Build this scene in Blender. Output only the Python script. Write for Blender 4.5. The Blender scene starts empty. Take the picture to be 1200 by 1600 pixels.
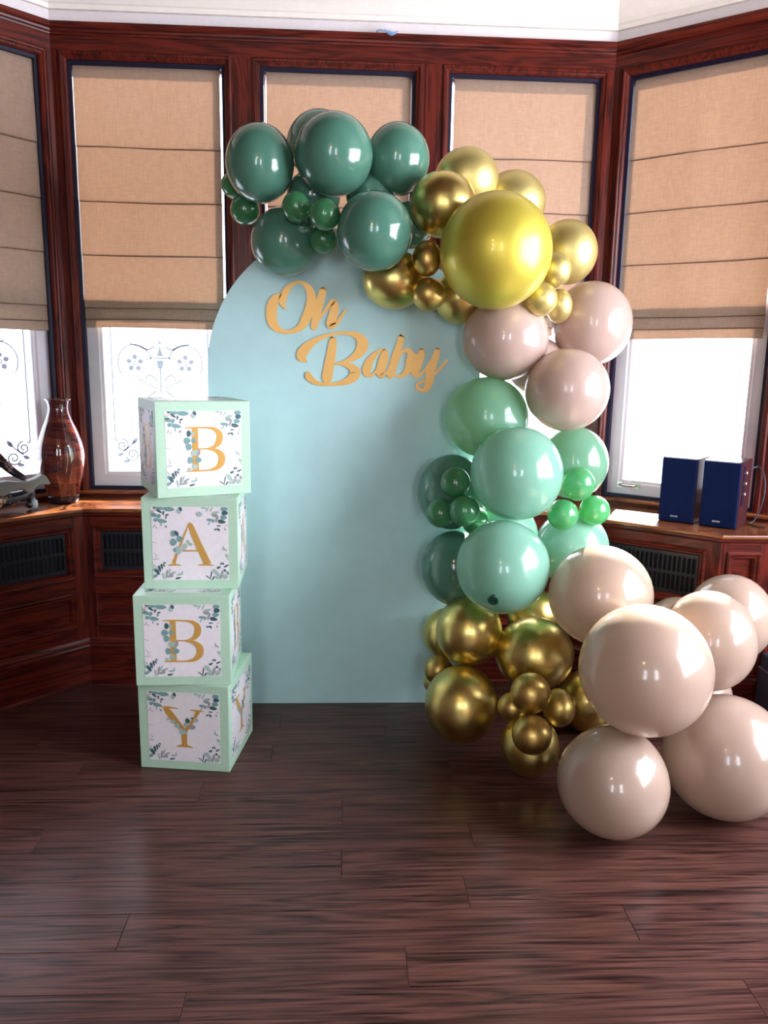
import bpy, bmesh, math, random
from mathutils import Vector, Matrix

random.seed(7)
scene = bpy.context.scene
COL = scene.collection

# ------------------------------------------------------------------ camera
cam_d = bpy.data.cameras.new('camera')
cam = bpy.data.objects.new('camera', cam_d)
COL.objects.link(cam)
PITCH, ROLL, YAW = 0.189248, 0.017022, -0.051452
_cy, _sy, _cp, _sp = math.cos(YAW), math.sin(YAW), math.cos(PITCH), math.sin(PITCH)
_F = Vector((-_sy * _cp, _cy * _cp, -_sp))
_R = Vector((_cy, _sy, 0))
_U = _R.cross(_F)
_R2 = math.cos(ROLL) * _R + math.sin(ROLL) * _U
_U2 = -math.sin(ROLL) * _R + math.cos(ROLL) * _U
_m = Matrix((( _R2.x, _U2.x, -_F.x), (_R2.y, _U2.y, -_F.y), (_R2.z, _U2.z, -_F.z))).to_4x4()
_m.translation = Vector((-0.0039, -3.4227, 1.345))
cam.matrix_world = _m
cam_d.sensor_fit = 'VERTICAL'
cam_d.sensor_height = 36.0
cam_d.lens = 1225.05 / 1600 * 36.0
cam_d.clip_start = 0.05
scene.camera = cam

# ------------------------------------------------------------------ daylight
SKY = 6.5
SUN = 46.0
world = bpy.data.worlds.new('daylight')
scene.world = world
world.use_nodes = True
bgn = world.node_tree.nodes['Background']
bgn.inputs['Color'].default_value = (0.89, 0.915, 1.03, 1)
bgn.inputs['Strength'].default_value = SKY

sun_d = bpy.data.lights.new('sun', 'SUN')
sun_d.energy = SUN
sun_d.angle = math.radians(0.9)
sun_d.color = (1.0, 0.92, 0.80)
sun = bpy.data.objects.new('sun', sun_d)
COL.objects.link(sun)
_to_sun = Vector((0.454, 0.891, 0.55)).normalized()
sun.rotation_euler = _to_sun.to_track_quat('Z', 'Y').to_euler()
sun.location = _to_sun * 8

scene.view_settings.view_transform = 'Standard'
scene.view_settings.look = 'None'
scene.view_settings.exposure = 1.68
scene.view_settings.gamma = 1.0
scene.view_settings.use_curve_mapping = False
scene.cycles.max_bounces = 10
scene.cycles.diffuse_bounces = 5
scene.cycles.glossy_bounces = 4
scene.cycles.transmission_bounces = 6
scene.cycles.transparent_max_bounces = 12
scene.cycles.sample_clamp_indirect = 8.0
scene.cycles.use_denoising = True

# ------------------------------------------------------------------ materials
def nd(nt, typ, **kw):
    n = nt.nodes.new(typ)
    for k, v in kw.items():
        setattr(n, k, v)
    return n

def new_mat(name):
    m = bpy.data.materials.new(name)
    m.use_nodes = True
    nt = m.node_tree
    b = nt.nodes['Principled BSDF']
    return m, nt, b

def plain(name, col, rough=0.5, metal=0.0, spec=0.5, coat=0.0, bump=0.0, bscale=60, emit=None):
    m, nt, b = new_mat(name)
    b.inputs['Base Color'].default_value = (*col, 1)
    b.inputs['Roughness'].default_value = rough
    b.inputs['Metallic'].default_value = metal
    b.inputs['Specular IOR Level'].default_value = spec
    b.inputs['Coat Weight'].default_value = coat
    b.inputs['Coat Roughness'].default_value = 0.08
    if emit:
        b.inputs['Emission Color'].default_value = (*emit[0], 1)
        b.inputs['Emission Strength'].default_value = emit[1]
    # slight procedural variation of tone and relief
    tc = nd(nt, 'ShaderNodeTexCoord')
    nz = nd(nt, 'ShaderNodeTexNoise')
    nz.inputs['Scale'].default_value = bscale
    nz.inputs['Detail'].default_value = 3
    nt.links.new(tc.outputs['Object'], nz.inputs['Vector'])
    mx = nd(nt, 'ShaderNodeMixRGB', blend_type='MULTIPLY')
    mx.inputs[0].default_value = 0.12
    mx.inputs[1].default_value = (*col, 1)
    nt.links.new(nz.outputs['Fac'], mx.inputs[2])
    nt.links.new(mx.outputs[0], b.inputs['Base Color'])
    if bump:
        bp = nd(nt, 'ShaderNodeBump')
        bp.inputs['Strength'].default_value = bump
        bp.inputs['Distance'].default_value = 0.002
        nt.links.new(nz.outputs['Fac'], bp.inputs['Height'])
        nt.links.new(bp.outputs['Normal'], b.inputs['Normal'])
    return m

def wood(name, c_dark, c_light, stretch, rough=0.32, per_object=False, coat=0.03, knots=0.5, bump=0.15, spec=0.22):
    m, nt, b = new_mat(name)
    tc = nd(nt, 'ShaderNodeTexCoord')
    vec = tc.outputs['Object']
    if per_object:
        oi = nd(nt, 'ShaderNodeObjectInfo')
        sc = nd(nt, 'ShaderNodeVectorMath', operation='SCALE')
        cb = nd(nt, 'ShaderNodeCombineXYZ')
        nt.links.new(oi.outputs['Random'], cb.inputs[0])
        nt.links.new(oi.outputs['Random'], cb.inputs[1])
        nt.links.new(oi.outputs['Random'], cb.inputs[2])
        nt.links.new(cb.outputs[0], sc.inputs[0])
        sc.inputs['Scale'].default_value = 37.0
        ad = nd(nt, 'ShaderNodeVectorMath', operation='ADD')
        nt.links.new(vec, ad.inputs[0])
        nt.links.new(sc.outputs[0], ad.inputs[1])
        vec = ad.outputs[0]
    mp = nd(nt, 'ShaderNodeMapping')
    mp.inputs['Scale'].default_value = stretch
    nt.links.new(vec, mp.inputs['Vector'])
    # broad figure: distorted bands give cathedral grain
    n1 = nd(nt, 'ShaderNodeTexNoise')
    n1.inputs['Scale'].default_value = 1.0
    n1.inputs['Detail'].default_value = 6
    n1.inputs['Distortion'].default_value = 0.7
    nt.links.new(mp.outputs[0], n1.inputs['Vector'])
    ml = nd(nt, 'ShaderNodeMath', operation='MULTIPLY')
    ml.inputs[1].default_value = 13.0
    nt.links.new(n1.outputs['Fac'], ml.inputs[0])
    sn = nd(nt, 'ShaderNodeMath', operation='PINGPONG')
    sn.inputs[1].default_value = 1.0
    nt.links.new(ml.outputs[0], sn.inputs[0])
    # fine fibre
    mp2 = nd(nt, 'ShaderNodeMapping')
    mp2.inputs['Scale'].default_value = tuple(s * 9 if s > 3 else s * 3.2 for s in stretch)
    nt.links.new(vec, mp2.inputs['Vector'])
    n2 = nd(nt, 'ShaderNodeTexNoise')
    n2.inputs['Scale'].default_value = 1.0
    n2.inputs['Detail'].default_value = 5
    nt.links.new(mp2.outputs[0], n2.inputs['Vector'])
    mixf = nd(nt, 'ShaderNodeMath', operation='MULTIPLY_ADD')
    nt.links.new(sn.outputs[0], mixf.inputs[0])
    mixf.inputs[1].default_value = knots
    nt.links.new(n2.outputs['Fac'], mixf.inputs[2])
    cr = nd(nt, 'ShaderNodeValToRGB')
    cr.color_ramp.elements[0].position = 0.36
    cr.color_ramp.elements[0].color = (*c_dark, 1)
    cr.color_ramp.elements[1].position = 0.85 + 0.3 * knots
    cr.color_ramp.elements[1].color = (*c_light, 1)
    nt.links.new(mixf.outputs[0], cr.inputs[0])
    nt.links.new(cr.outputs[0], b.inputs['Base Color'])
    b.inputs['Roughness'].default_value = rough
    b.inputs['Coat Weight'].default_value = coat
    b.inputs['Coat Roughness'].default_value = 0.2
    b.inputs['Specular IOR Level'].default_value = spec
    bp = nd(nt, 'ShaderNodeBump')
    bp.inputs['Strength'].default_value = bump
    bp.inputs['Distance'].default_value = 0.001
    nt.links.new(n2.outputs['Fac'], bp.inputs['Height'])
    nt.links.new(bp.outputs['Normal'], b.inputs['Normal'])
    return m

WD, WL = (0.016, 0.0020, 0.0026), (0.125, 0.0155, 0.0080)
M = {}
M['wood_h'] = wood('mahogany_across', WD, WL, (1.6, 1.6, 22))
M['wood_v'] = wood('mahogany_upright', WD, WL, (20, 20, 1.4))
M['shelf'] = wood('shelf_wood', (0.10, 0.026, 0.010), (0.26, 0.085, 0.030), (2.5, 2.5, 22), rough=0.22, coat=0.4)
M['floor'] = wood('floor_plank_wood', (0.006, 0.0022, 0.0026), (0.155, 0.062, 0.048), (1.2, 20, 1), rough=0.29, per_object=True, coat=0.0, spec=0.30, knots=0.30, bump=0.25)
M['groove'] = plain('floor_groove', (0.012, 0.007, 0.007), 0.7)
M['plaster'] = plain('white_plaster', (0.88, 0.83, 0.76), 0.75, bump=0.1, bscale=30)
M['frieze'] = plain('frieze_shade_grey', (0.78, 0.74, 0.75), 0.7, bump=0.05)  # greyer than the plaster: shade on the frieze put into its colour
M['dark_ceiling'] = wood('room_ceiling_darkened', (0.03, 0.012, 0.008), (0.09, 0.04, 0.025), (1.5, 18, 1))
M['wallpaint'] = plain('room_wall_paint', (0.10, 0.06, 0.05), 0.6, bump=0.1)
M['dark'] = plain('dark_stop_paint', (0.008, 0.006, 0.025), 0.5, spec=0.2)
M['sash'] = plain('sash_white_paint', (0.66, 0.60, 0.66), 0.45, bump=0.05, bscale=20)
M['iron'] = plain('grille_iron', (0.030, 0.030, 0.042), 0.38, metal=0.6)
M['void'] = plain('cabinet_shade', (0.006, 0.006, 0.010), 0.9)  # near black, for the shade inside the cabinets
M['brass'] = plain('old_nickel', (0.55, 0.48, 0.42), 0.3, metal=1.0)

def glass_mat():
    m, nt, b = new_mat('window_glass')
    nt.nodes.remove(b)
    out = nt.nodes['Material Output']
    tr = nd(nt, 'ShaderNodeBsdfTransparent')
    tr.inputs['Color'].default_value = (0.50, 0.51, 0.52, 1)
    gl = nd(nt, 'ShaderNodeBsdfGlossy')
    gl.inputs['Roughness'].default_value = 0.02
    fr = nd(nt, 'ShaderNodeFresnel')
    fr.inputs['IOR'].default_value = 1.3
    mx = nd(nt, 'ShaderNodeMixShader')
    nt.links.new(fr.outputs[0], mx.inputs[0])
    nt.links.new(tr.outputs[0], mx.inputs[1])
    nt.links.new(gl.outputs[0], mx.inputs[2])
    nt.links.new(mx.outputs[0], out.inputs['Surface'])
    return m
M['glass'] = glass_mat()

def cloth(name, col, trans, weave=900, tfac=0.5, seam=None):
    m, nt, b = new_mat(name)
    nt.nodes.remove(b)
    out = nt.nodes['Material Output']
    tc = nd(nt, 'ShaderNodeTexCoord')
    mp = nd(nt, 'ShaderNodeMapping')
    mp.inputs['Scale'].default_value = (90, 90, 9)
    nt.links.new(tc.outputs['Object'], mp.inputs[0])
    n1 = nd(nt, 'ShaderNodeTexNoise')
    n1.inputs['Scale'].default_value = 2.5
    n1.inputs['Detail'].default_value = 6
    nt.links.new(mp.outputs[0], n1.inputs['Vector'])
    mp2 = nd(nt, 'ShaderNodeMapping')
    mp2.inputs['Scale'].default_value = (12, 12, 90)
    nt.links.new(tc.outputs['Object'], mp2.inputs[0])
    n2 = nd(nt, 'ShaderNodeTexNoise')
    n2.inputs['Scale'].default_value = 2.5
    n2.inputs['Detail'].default_value = 6
    nt.links.new(mp2.outputs[0], n2.inputs['Vector'])
    av = nd(nt, 'ShaderNodeMath', operation='ADD')
    nt.links.new(n1.outputs['Fac'], av.inputs[0])
    nt.links.new(n2.outputs['Fac'], av.inputs[1])
    cr = nd(nt, 'ShaderNodeValToRGB')
    cr.color_ramp.elements[0].position = 0.25
    cr.color_ramp.elements[0].color = (0.80, 0.79, 0.78, 1)
    cr.color_ramp.elements[1].position = 0.75
    cr.color_ramp.elements[1].color = (1.1, 1.1, 1.1, 1)
    hv = nd(nt, 'ShaderNodeMath', operation='MULTIPLY')
    hv.inputs[1].default_value = 0.5
    nt.links.new(av.outputs[0], hv.inputs[0])
    nt.links.new(hv.outputs[0], cr.inputs[0])
    def tint(c):
        mm = nd(nt, 'ShaderNodeMixRGB', blend_type='MULTIPLY')
        mm.inputs[0].default_value = 1
        mm.inputs[1].default_value = (*c, 1)
        nt.links.new(cr.outputs[0], mm.inputs[2])
        return mm.outputs[0]
    df = nd(nt, 'ShaderNodeBsdfDiffuse')
    nt.links.new(tint(col), df.inputs['Color'])
    tl = nd(nt, 'ShaderNodeBsdfTranslucent')
    nt.links.new(tint(trans), tl.inputs['Color'])
    ad = nd(nt, 'ShaderNodeMixShader')
    ad.inputs[0].default_value = tfac
    nt.links.new(df.outputs[0], ad.inputs[1])
    nt.links.new(tl.outputs[0], ad.inputs[2])
    nt.links.new(ad.outputs[0], out.inputs['Surface'])
    return m
M['blind'] = cloth('roman_blind_linen', (0.50, 0.38, 0.30), (0.43, 0.318, 0.250), tfac=0.45)
M['seam'] = cloth('blind_fold_shadow', (0.25, 0.15, 0.12), (0.12, 0.06, 0.05), tfac=0.45)  # dark colour stands for the shadow where the folds overlap

def etched():
    m, nt, b = new_mat('etched_glass')
    nt.nodes.remove(b)
    out = nt.nodes['Material Output']
    tl = nd(nt, 'ShaderNodeBsdfTranslucent')
    tl.inputs['Color'].default_value = (0.15, 0.165, 0.20, 1)
    df = nd(nt, 'ShaderNodeBsdfDiffuse')
    df.inputs['Color'].default_value = (0.5, 0.52, 0.6, 1)
    tr = nd(nt, 'ShaderNodeBsdfTransparent')
    tr.inputs['Color'].default_value = (0.9, 0.93, 1, 1)
    a = nd(nt, 'ShaderNodeMixShader')
    a.inputs[0].default_value = 0.4
    nt.links.new(tl.outputs[0], a.inputs[1])
    nt.links.new(df.outputs[0], a.inputs[2])
    c = nd(nt, 'ShaderNodeMixShader')
    c.inputs[0].default_value = 0.15
    nt.links.new(a.outputs[0], c.inputs[1])
    nt.links.new(tr.outputs[0], c.inputs[2])
    nt.links.new(c.outputs[0], out.inputs['Surface'])
    return m
M['etch'] = etched()

def latex(name, col, rough=0.16, trans=0.0, tcol=None, coat=0.6):
    """balloon rubber: glossy skin over a tone with a share of light passing through"""
    m, nt, b = new_mat(name)
    out = nt.nodes['Material Output']
    tc = nd(nt, 'ShaderNodeTexCoord')
    nz = nd(nt, 'ShaderNodeTexNoise')
    nz.inputs['Scale'].default_value = 3.0
    nt.links.new(tc.outputs['Object'], nz.inputs['Vector'])
    mx = nd(nt, 'ShaderNodeMixRGB', blend_type='MULTIPLY')
    mx.inputs[0].default_value = 0.15
    mx.inputs[1].default_value = (*col, 1)
    nt.links.new(nz.outputs['Fac'], mx.inputs[2])
    nt.links.new(mx.outputs[0], b.inputs['Base Color'])
    b.inputs['Roughness'].default_value = rough
    b.inputs['Coat Weight'].default_value = coat
    b.inputs['Coat Roughness'].default_value = 0.06
    if trans > 0:
        tl = nd(nt, 'ShaderNodeBsdfTranslucent')
        tl.inputs['Color'].default_value = (*(tcol or col), 1)
        ms = nd(nt, 'ShaderNodeMixShader')
        ms.inputs[0].default_value = trans
        nt.links.new(b.outputs[0], ms.inputs[1])
        nt.links.new(tl.outputs[0], ms.inputs[2])
        nt.links.new(ms.outputs[0], out.inputs['Surface'])
    return m

M['dg'] = latex('dark_green_latex', (0.095, 0.265, 0.190), 0.2, 0.08, (0.05, 0.25, 0.15))
M['sg'] = latex('small_green_latex', (0.06, 0.27, 0.11), 0.2, 0.12, (0.08, 0.45, 0.12))
M['mint'] = latex('mint_latex', (0.28, 0.58, 0.44), 0.2, 0.22, (0.5, 0.82, 0.62))
M['tg'] = latex('translucent_mint_latex', (0.22, 0.46, 0.32), 0.18, 0.36, (0.48, 0.72, 0.46))
M['lg'] = latex('fresh_green_latex', (0.12, 0.46, 0.20), 0.2, 0.3, (0.25, 0.85, 0.3))
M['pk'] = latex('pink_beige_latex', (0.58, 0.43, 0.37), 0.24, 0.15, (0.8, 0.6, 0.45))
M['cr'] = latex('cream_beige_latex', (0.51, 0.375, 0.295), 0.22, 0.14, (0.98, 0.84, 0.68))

def chrome(name, col, rough, metal=1.0, coat=0.3):
    m, nt, b = new_mat(name)
    tc = nd(nt, 'ShaderNodeTexCoord')
    nz = nd(nt, 'ShaderNodeTexNoise')
    nz.inputs['Scale'].default_value = 2.2
    nz.inputs['Detail'].default_value = 2
    nt.links.new(tc.outputs['Object'], nz.inputs['Vector'])
    mr = nd(nt, 'ShaderNodeMapRange')
    mr.inputs['To Min'].default_value = rough * 0.85
    mr.inputs['To Max'].default_value = rough * 1.2
    nt.links.new(nz.outputs['Fac'], mr.inputs['Value'])
    nt.links.new(mr.outputs[0], b.inputs['Roughness'])
    b.inputs['Base Color'].default_value = (*col, 1)
    b.inputs['Metallic'].default_value = metal
    b.inputs['Coat Weight'].default_value = coat
    b.inputs['Coat Roughness'].default_value = 0.1
    return m
M['gold'] = chrome('chrome_gold_latex', (0.74, 0.59, 0.19), 0.33)
M['satin'] = chrome('satin_gold_latex', (0.66, 0.55, 0.20), 0.44, metal=0.8)
M['yel'] = chrome('stretched_gold_latex', (0.66, 0.55, 0.07), 0.42, metal=0.55)
M['bronze'] = chrome('small_gold_latex', (0.62, 0.44, 0.13), 0.40)
M['aqua'] = plain('aqua_board', (0.52, 0.83, 0.84), 0.42, bump=0.02, bscale=15)
M['sign'] = plain('gold_mirror_card', (0.72, 0.42, 0.12), 0.38, metal=0.4)
M['card'] = plain('mint_card', (0.50, 0.75, 0.56), 0.45)
M['print'] = plain('white_print_paper', (0.90, 0.88, 0.90), 0.35)
M['letter'] = plain('gold_print', (0.72, 0.42, 0.10), 0.35, metal=0.25)
LEAF = [plain('leaf_teal', (0.19, 0.37, 0.36), 0.5), plain('leaf_dark', (0.045, 0.12, 0.14), 0.5),
        plain('leaf_sage', (0.40, 0.55, 0.50), 0.5), plain('leaf_grey', (0.33, 0.36, 0.36), 0.5), plain('leaf_blush', (0.80, 0.58, 0.52), 0.5)]

# ------------------------------------------------------------------ helpers
def tag(o, label=None, cat=None, group=None, kind=None):
    if label: o['label'] = label
    if cat: o['category'] = cat
    if group: o['group'] = group
    if kind: o['kind'] = kind
    return o

def empty(name, loc=(0, 0, 0), rz=0.0, parent=None):
    o = bpy.data.objects.new(name, None)
    o.empty_display_size = 0.05
    o.location = loc
    o.rotation_euler = (0, 0, rz)
    COL.objects.link(o)
    if parent: o.parent = parent
    return o

def link(name, me, mat, parent=None):
    o = bpy.data.objects.new(name, me)
    COL.objects.link(o)
    if mat is not None and not me.materials:
        for mm in (mat if isinstance(mat, (list, tuple)) else [mat]):
            me.materials.append(mm)
    if parent:
        o.parent = parent
    return o

class MB:
    def __init__(self):
        self.v, self.f, self.mi = [], [], []
    def add(self, vs, fs, mi=0):
        k = len(self.v)
        self.v += [tuple(p) for p in vs]
        self.f += [tuple(k + i for i in f) for f in fs]
        self.mi += [mi] * len(fs)
    def box(self, a, b, T=None, mi=0):
        x0, y0, z0 = a; x1, y1, z1 = b
        vs = [(x0,y0,z0),(x1,y0,z0),(x1,y1,z0),(x0,y1,z0),(x0,y0,z1),(x1,y0,z1),(x1,y1,z1),(x0,y1,z1)]
        if T: vs = [T(*p) for p in vs]
        self.add(vs, [(0,3,2,1),(4,5,6,7),(0,1,5,4),(1,2,6,5),(2,3,7,6),(3,0,4,7)], mi)
    def prism(self, prof, s0, s1, T, m0=0.0, m1=0.0):
        """closed profile of (n, z) swept along s, the ends mitred by m0, m1 per unit n"""
        n = len(prof)
        vs = [T(s0 + p[0]*m0, p[0], p[1]) for p in prof] + [T(s1 + p[0]*m1, p[0], p[1]) for p in prof]
        fs = [(i, (i+1) % n, n + (i+1) % n, n + i) for i in range(n)]
        fs += [tuple(range(n)), tuple(range(2*n-1, n-1, -1))]
        self.add(vs, fs)
    def frame(self, s0, s1, z0, z1, loops, T):
        """mitred frame: rectangle grown outwards by off at depth n, loop by loop"""
        vs = []
        for off, n in loops:
            vs += [T(s0-off, n, z0-off), T(s1+off, n, z0-off), T(s1+off, n, z1+off), T(s0-off, n, z1+off)]
        fs = []
        for k in range(len(loops)-1):
            for i in range(4):
                j = (i+1) % 4
                fs.append((4*k+i, 4*k+j, 4*k+4+j, 4*k+4+i))
        self.add(vs, fs)
    def tube(self, pts, r, seg=8, cap=True):
        pts = [Vector(p) for p in pts]
        rs = r if isinstance(r, (list, tuple)) else [r]*len(pts)
        k = len(self.v)
        up = Vector((0, 0, 1))
        vs = []
        for i, p in enumerate(pts):
            t = (pts[min(i+1, len(pts)-1)] - pts[max(i-1, 0)]).normalized()
            a = t.cross(up)
            if a.length < 1e-3: a = t.cross(Vector((1, 0, 0)))
            a.normalize(); b = t.cross(a)
            for j in range(seg):
                q = 2*math.pi*j/seg
                vs.append(p + rs[i]*(math.cos(q)*a + math.sin(q)*b))
        fs = []
        for i in range(len(pts)-1):
            for j in range(seg):
                j2 = (j+1) % seg
                fs.append((i*seg+j, i*seg+j2, (i+1)*seg+j2, (i+1)*seg+j))
        if cap:
            fs.append(tuple(range(seg))); fs.append(tuple(range((len(pts)-1)*seg, len(pts)*seg)))
        self.add(vs, fs)
    def lathe(self, prof, seg=40, c=(0, 0, 0)):
        vs = []
        for r, z in prof:
            for j in range(seg):
                q = 2*math.pi*j/seg
                vs.append((c[0] + r*math.cos(q), c[1] + r*math.sin(q), c[2] + z))
        fs = []
        for i in range(len(prof)-1):
            for j in range(seg):
                j2 = (j+1) % seg
                fs.append((i*seg+j, i*seg+j2, (i+1)*seg+j2, (i+1)*seg+j))
        fs.append(tuple(range(seg))); fs.append(tuple(range((len(prof)-1)*seg, len(prof)*seg)))
        self.add(vs, fs)
    def mesh(self, name, smooth=False, bevel=0.0, recalc=True, angle=None):
        me = bpy.data.meshes.new(name)
        me.from_pydata(self.v, [], self.f)
        for p, k in zip(me.polygons, self.mi): p.material_index = k
        bm = bmesh.new(); bm.from_mesh(me)
        if recalc: bmesh.ops.recalc_face_normals(bm, faces=bm.faces)
        if bevel:
            ed = [e for e in bm.edges if len(e.link_faces) == 2 and e.calc_face_angle(0) > 0.6]
            bmesh.ops.bevel(bm, geom=ed, offset=bevel, segments=2, affect='EDGES', profile=0.6)
        for f in bm.faces: f.smooth = smooth
        bm.to_mesh(me); bm.free()
        if smooth and angle is not None:
            me.set_sharp_from_angle(angle=angle)
        me.update()
        return me
    def build(self, name, mat, parent=None, **kw):
        return link(name, self.mesh(name, **kw), mat, parent)

def part_box(name, a, b, mat, parent=None, T=None, bevel=0.0):
    m = MB(); m.box(a, b, T)
    return m.build(name, mat, parent, bevel=bevel)

def catmull(pts, n=6):
    out = []
    for i in range(len(pts)-1):
        p0 = pts[max(i-1, 0)]; p1 = pts[i]; p2 = pts[i+1]; p3 = pts[min(i+2, len(pts)-1)]
        for k in range(n):
            t = k/n
            out.append(tuple(0.5*((2*b) + (-a+c)*t + (2*a-5*b+4*c-d)*t*t + (-a+3*b-3*c+d)*t**3) for a, b, c, d in zip(p0, p1, p2, p3)))
    out.append(tuple(pts[-1]))
    return out

def ribbon(mb, pts, T, d0, d1, n=6, round_ends=True, mi=0):
    """brush stroke of (x, z, width) made into a slab between depths d0 (back) and d1 (front)"""
    q = catmull(pts, n) if n > 1 else [tuple(p) for p in pts]
    L, Rr = [], []
    for i, (x, z, w) in enumerate(q):
        a = q[max(i-1, 0)]; b = q[min(i+1, len(q)-1)]
        dx, dz = b[0]-a[0], b[1]-a[1]
        l = math.hypot(dx, dz) or 1e-9
        nx, nz = -dz/l, dx/l
        h = max(w, 1e-4)/2
        L.append((x+nx*h, z+nz*h)); Rr.append((x-nx*h, z-nz*h))
    def cap(i, j):
        (x, z, w), (xa, za, _) = q[i], q[j]
        l = math.hypot(x-xa, z-za) or 1e-9
        tx, tz = (x-xa)/l, (z-za)/l
        return [(x + (tx*math.cos(t) - tz*math.sin(t))*w/2*0.9, z + (tz*math.cos(t) + tx*math.sin(t))*w/2*0.9) for t in (-1.0, -0.5, 0, 0.5, 1.0)]
    m = len(q)
    vs, fs = [], []
    for i in range(m):
        vs += [T(*L[i], d1), T(*Rr[i], d1), T(*L[i], d0), T(*Rr[i], d0)]
    for i in range(m-1):
        a, b = 4*i, 4*i+4
        fs += [(a, a+1, b+1, b), (a+2, b+2, b+3, a+3), (a, b, b+2, a+2), (a+1, a+3, b+3, b+1)]
    if round_ends:
        for i, j in ((0, 1), (m-1, m-2)):
            c = cap(i, j)
            if i == 0: c = c[::-1]
            k = len(vs)
            # order from R to L going round the end
            c = c if i else c[::-1]
            vs += [T(*p, d1) for p in c] + [T(*p, d0) for p in c]
            ring_f = [4*i+1] + [k+t for t in range(5)] + [4*i]
            ring_b = [4*i+3] + [k+5+t for t in range(5)] + [4*i+2]
            fs.append(tuple(ring_f)); fs.append(tuple(ring_b[::-1]))
            for t in range(6):
                fs.append((ring_f[t], ring_b[t], ring_b[t+1], ring_f[t+1]))
    else:
        fs += [(0, 2, 3, 1), (4*m-4, 4*m-3, 4*m-1, 4*m-2)]
    mb.add(vs, fs, mi)

def copy_tree(o, parent=None):
    c = o.copy(); COL.objects.link(c)
    c.parent = parent
    for ch in list(o.children):
        copy_tree(ch, c)
    return c

# ------------------------------------------------------------------ the bay: one local frame per wall
XL, XR, AL, AR = -1.1689, 1.0849, 0.7826, 0.6820
tl2, tr2 = math.tan(AL/2), math.tan(AR/2)
class Seg:
    def __init__(s, o, t, n, L, m0, m1):
        s.o, s.t, s.n, s.L, s.m0, s.m1 = o, t, n, L, m0, m1
    def T(s, a, n, z):
        return (s.o[0] + s.t[0]*a + s.n[0]*n, s.o[1] + s.t[1]*a + s.n[1]*n, z)
cL, sL, cR, sR = math.cos(AL), math.sin(AL), math.cos(AR), math.sin(AR)
SC = Seg((XL, 0), (1, 0), (0, -1), XR-XL, tl2, -tr2)
SLf = Seg((XL, 0), (-cL, -sL), (sL, -cL), 0.75, tl2, tl2)
SRt = Seg((XR, 0), (cR, -sR), (-sR, -cR), 0.75, tr2, tr2)
RE = SRt.T(0.75, 0, 0); LE = SLf.T(0.75, 0, 0)
SFr = Seg((RE[0], RE[1]), (1, 0), (0, -1), 2.62-RE[0], -tr2, 0)
SFl = Seg((LE[0], LE[1]), (-1, 0), (0, -1), 2.62+LE[0], -tl2, 0)

def rebase(root, loc):
    loc = Vector(loc)
    root.location = loc
    for ch in root.children:
        ch.location = Vector(ch.location) - loc
    return root

Z0, ZH, ZT = 0.779, 2.496, 2.619     # window opening foot and head, top of the timber

OUTLINE = [(-2.62, -6.1), (2.62, -6.1), (2.62, RE[1]), (RE[0], RE[1]), (XR, 0), (XL, 0), (LE[0], LE[1]), (-2.62, LE[1])]
def slab(name, z0, z1, mat, outline=None):
    OL_ = outline or OUTLINE
    m = MB(); n = len(OL_)
    m.add([(x, y, z0) for x, y in OL_] + [(x, y, z1) for x, y in OL_],
          [tuple(range(n)), tuple(range(n, 2*n))] + [(i, (i+1) % n, n+(i+1) % n, n+i) for i in range(n)])
    return m.build(name, mat)

# floor: laid planks, each its own piece
floor = slab('floor', -0.06, -0.0115, M['groove'])
tag(floor, 'dark brown wood plank floor of the bay room', 'floor', kind='structure')
PW, PL = 0.1245, 1.232
pm = MB(); pm.box((0, 0.0006, -0.011), (PL-0.0012, PW-0.0006, 0.0))
plank_me = pm.mesh('plank', bevel=0.0009)
plank_me.materials.append(M['floor'])
short = {}
known = {0: -0.336, 1: 0.146, 2: -0.524, 3: 0.32, 4: -0.004, 5: -0.86, 6: -0.003, 7: -0.45, 8: 0.36, 9: -0.25}
rnd = random.Random(3)
row = -33
while True:
    y0 = -2.0605 + PW*row
    row_i = row; row += 1
    if y0 < -6.1: continue
    if y0 > -0.12: break
    off = known.get(row_i, rnd.uniform(-0.6, 0.6))
    x = off - PL*math.ceil((off + 2.62)/PL)
    while x < 2.62:
        a, b = max(x, -2.62), min(x+PL, 2.62)
        # keep the row inside the room where the bay narrows it
        if y0 + PW > LE[1]:
            a = max(a, XL - 0.62 + (y0 + 0.6)*0.6)
        if y0 + PW > RE[1]:
            b = min(b, XR + 0.62 - (y0 + 0.55)*0.6)
        if b - a > 0.05:
            if b - a > PL - 0.01:
                me = plank_me
            else:
                pm = MB(); pm.box((0, 0.0006, -0.011), (b-a-0.0012, PW-0.0006, 0.0))
                me = pm.mesh('plank_cut', bevel=0.0009); me.materials.append(M['floor'])
            o = bpy.data.objects.new('plank', me); COL.objects.link(o)
            o.location = (a, y0, 0); o.parent = floor
        x += PL

YC = -0.62
ceil = slab('ceiling', 2.80, 2.92, M['plaster'], [(-2.62, YC), (2.62, YC)] + OUTLINE[2:])
rc_ = slab('ceiling_room', 2.80, 2.92, M['dark_ceiling'], [(-2.62, -6.1), (2.62, -6.1), (2.62, YC), (-2.62, YC)])  # unseen ceiling, made dark to cut light bounced onto the floor
tag(rc_, 'unseen room ceiling in front of the bay, darkened to cut bounced light', 'ceiling', kind='structure')
tag(ceil, 'white plaster ceiling above the bay', 'ceiling', kind='structure')

def cut_prism(name, prof, sg, parent, mat, s0=None, s1=None, m0=None, m1=None, bevel=0):
    m = MB()
    m.prism(prof, 0 if s0 is None else s0, sg.L if s1 is None else s1, sg.T, sg.m0 if m0 is None else m0, sg.m1 if m1 is None else m1)
    return m.build(name, mat, parent, bevel=bevel)

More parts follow.
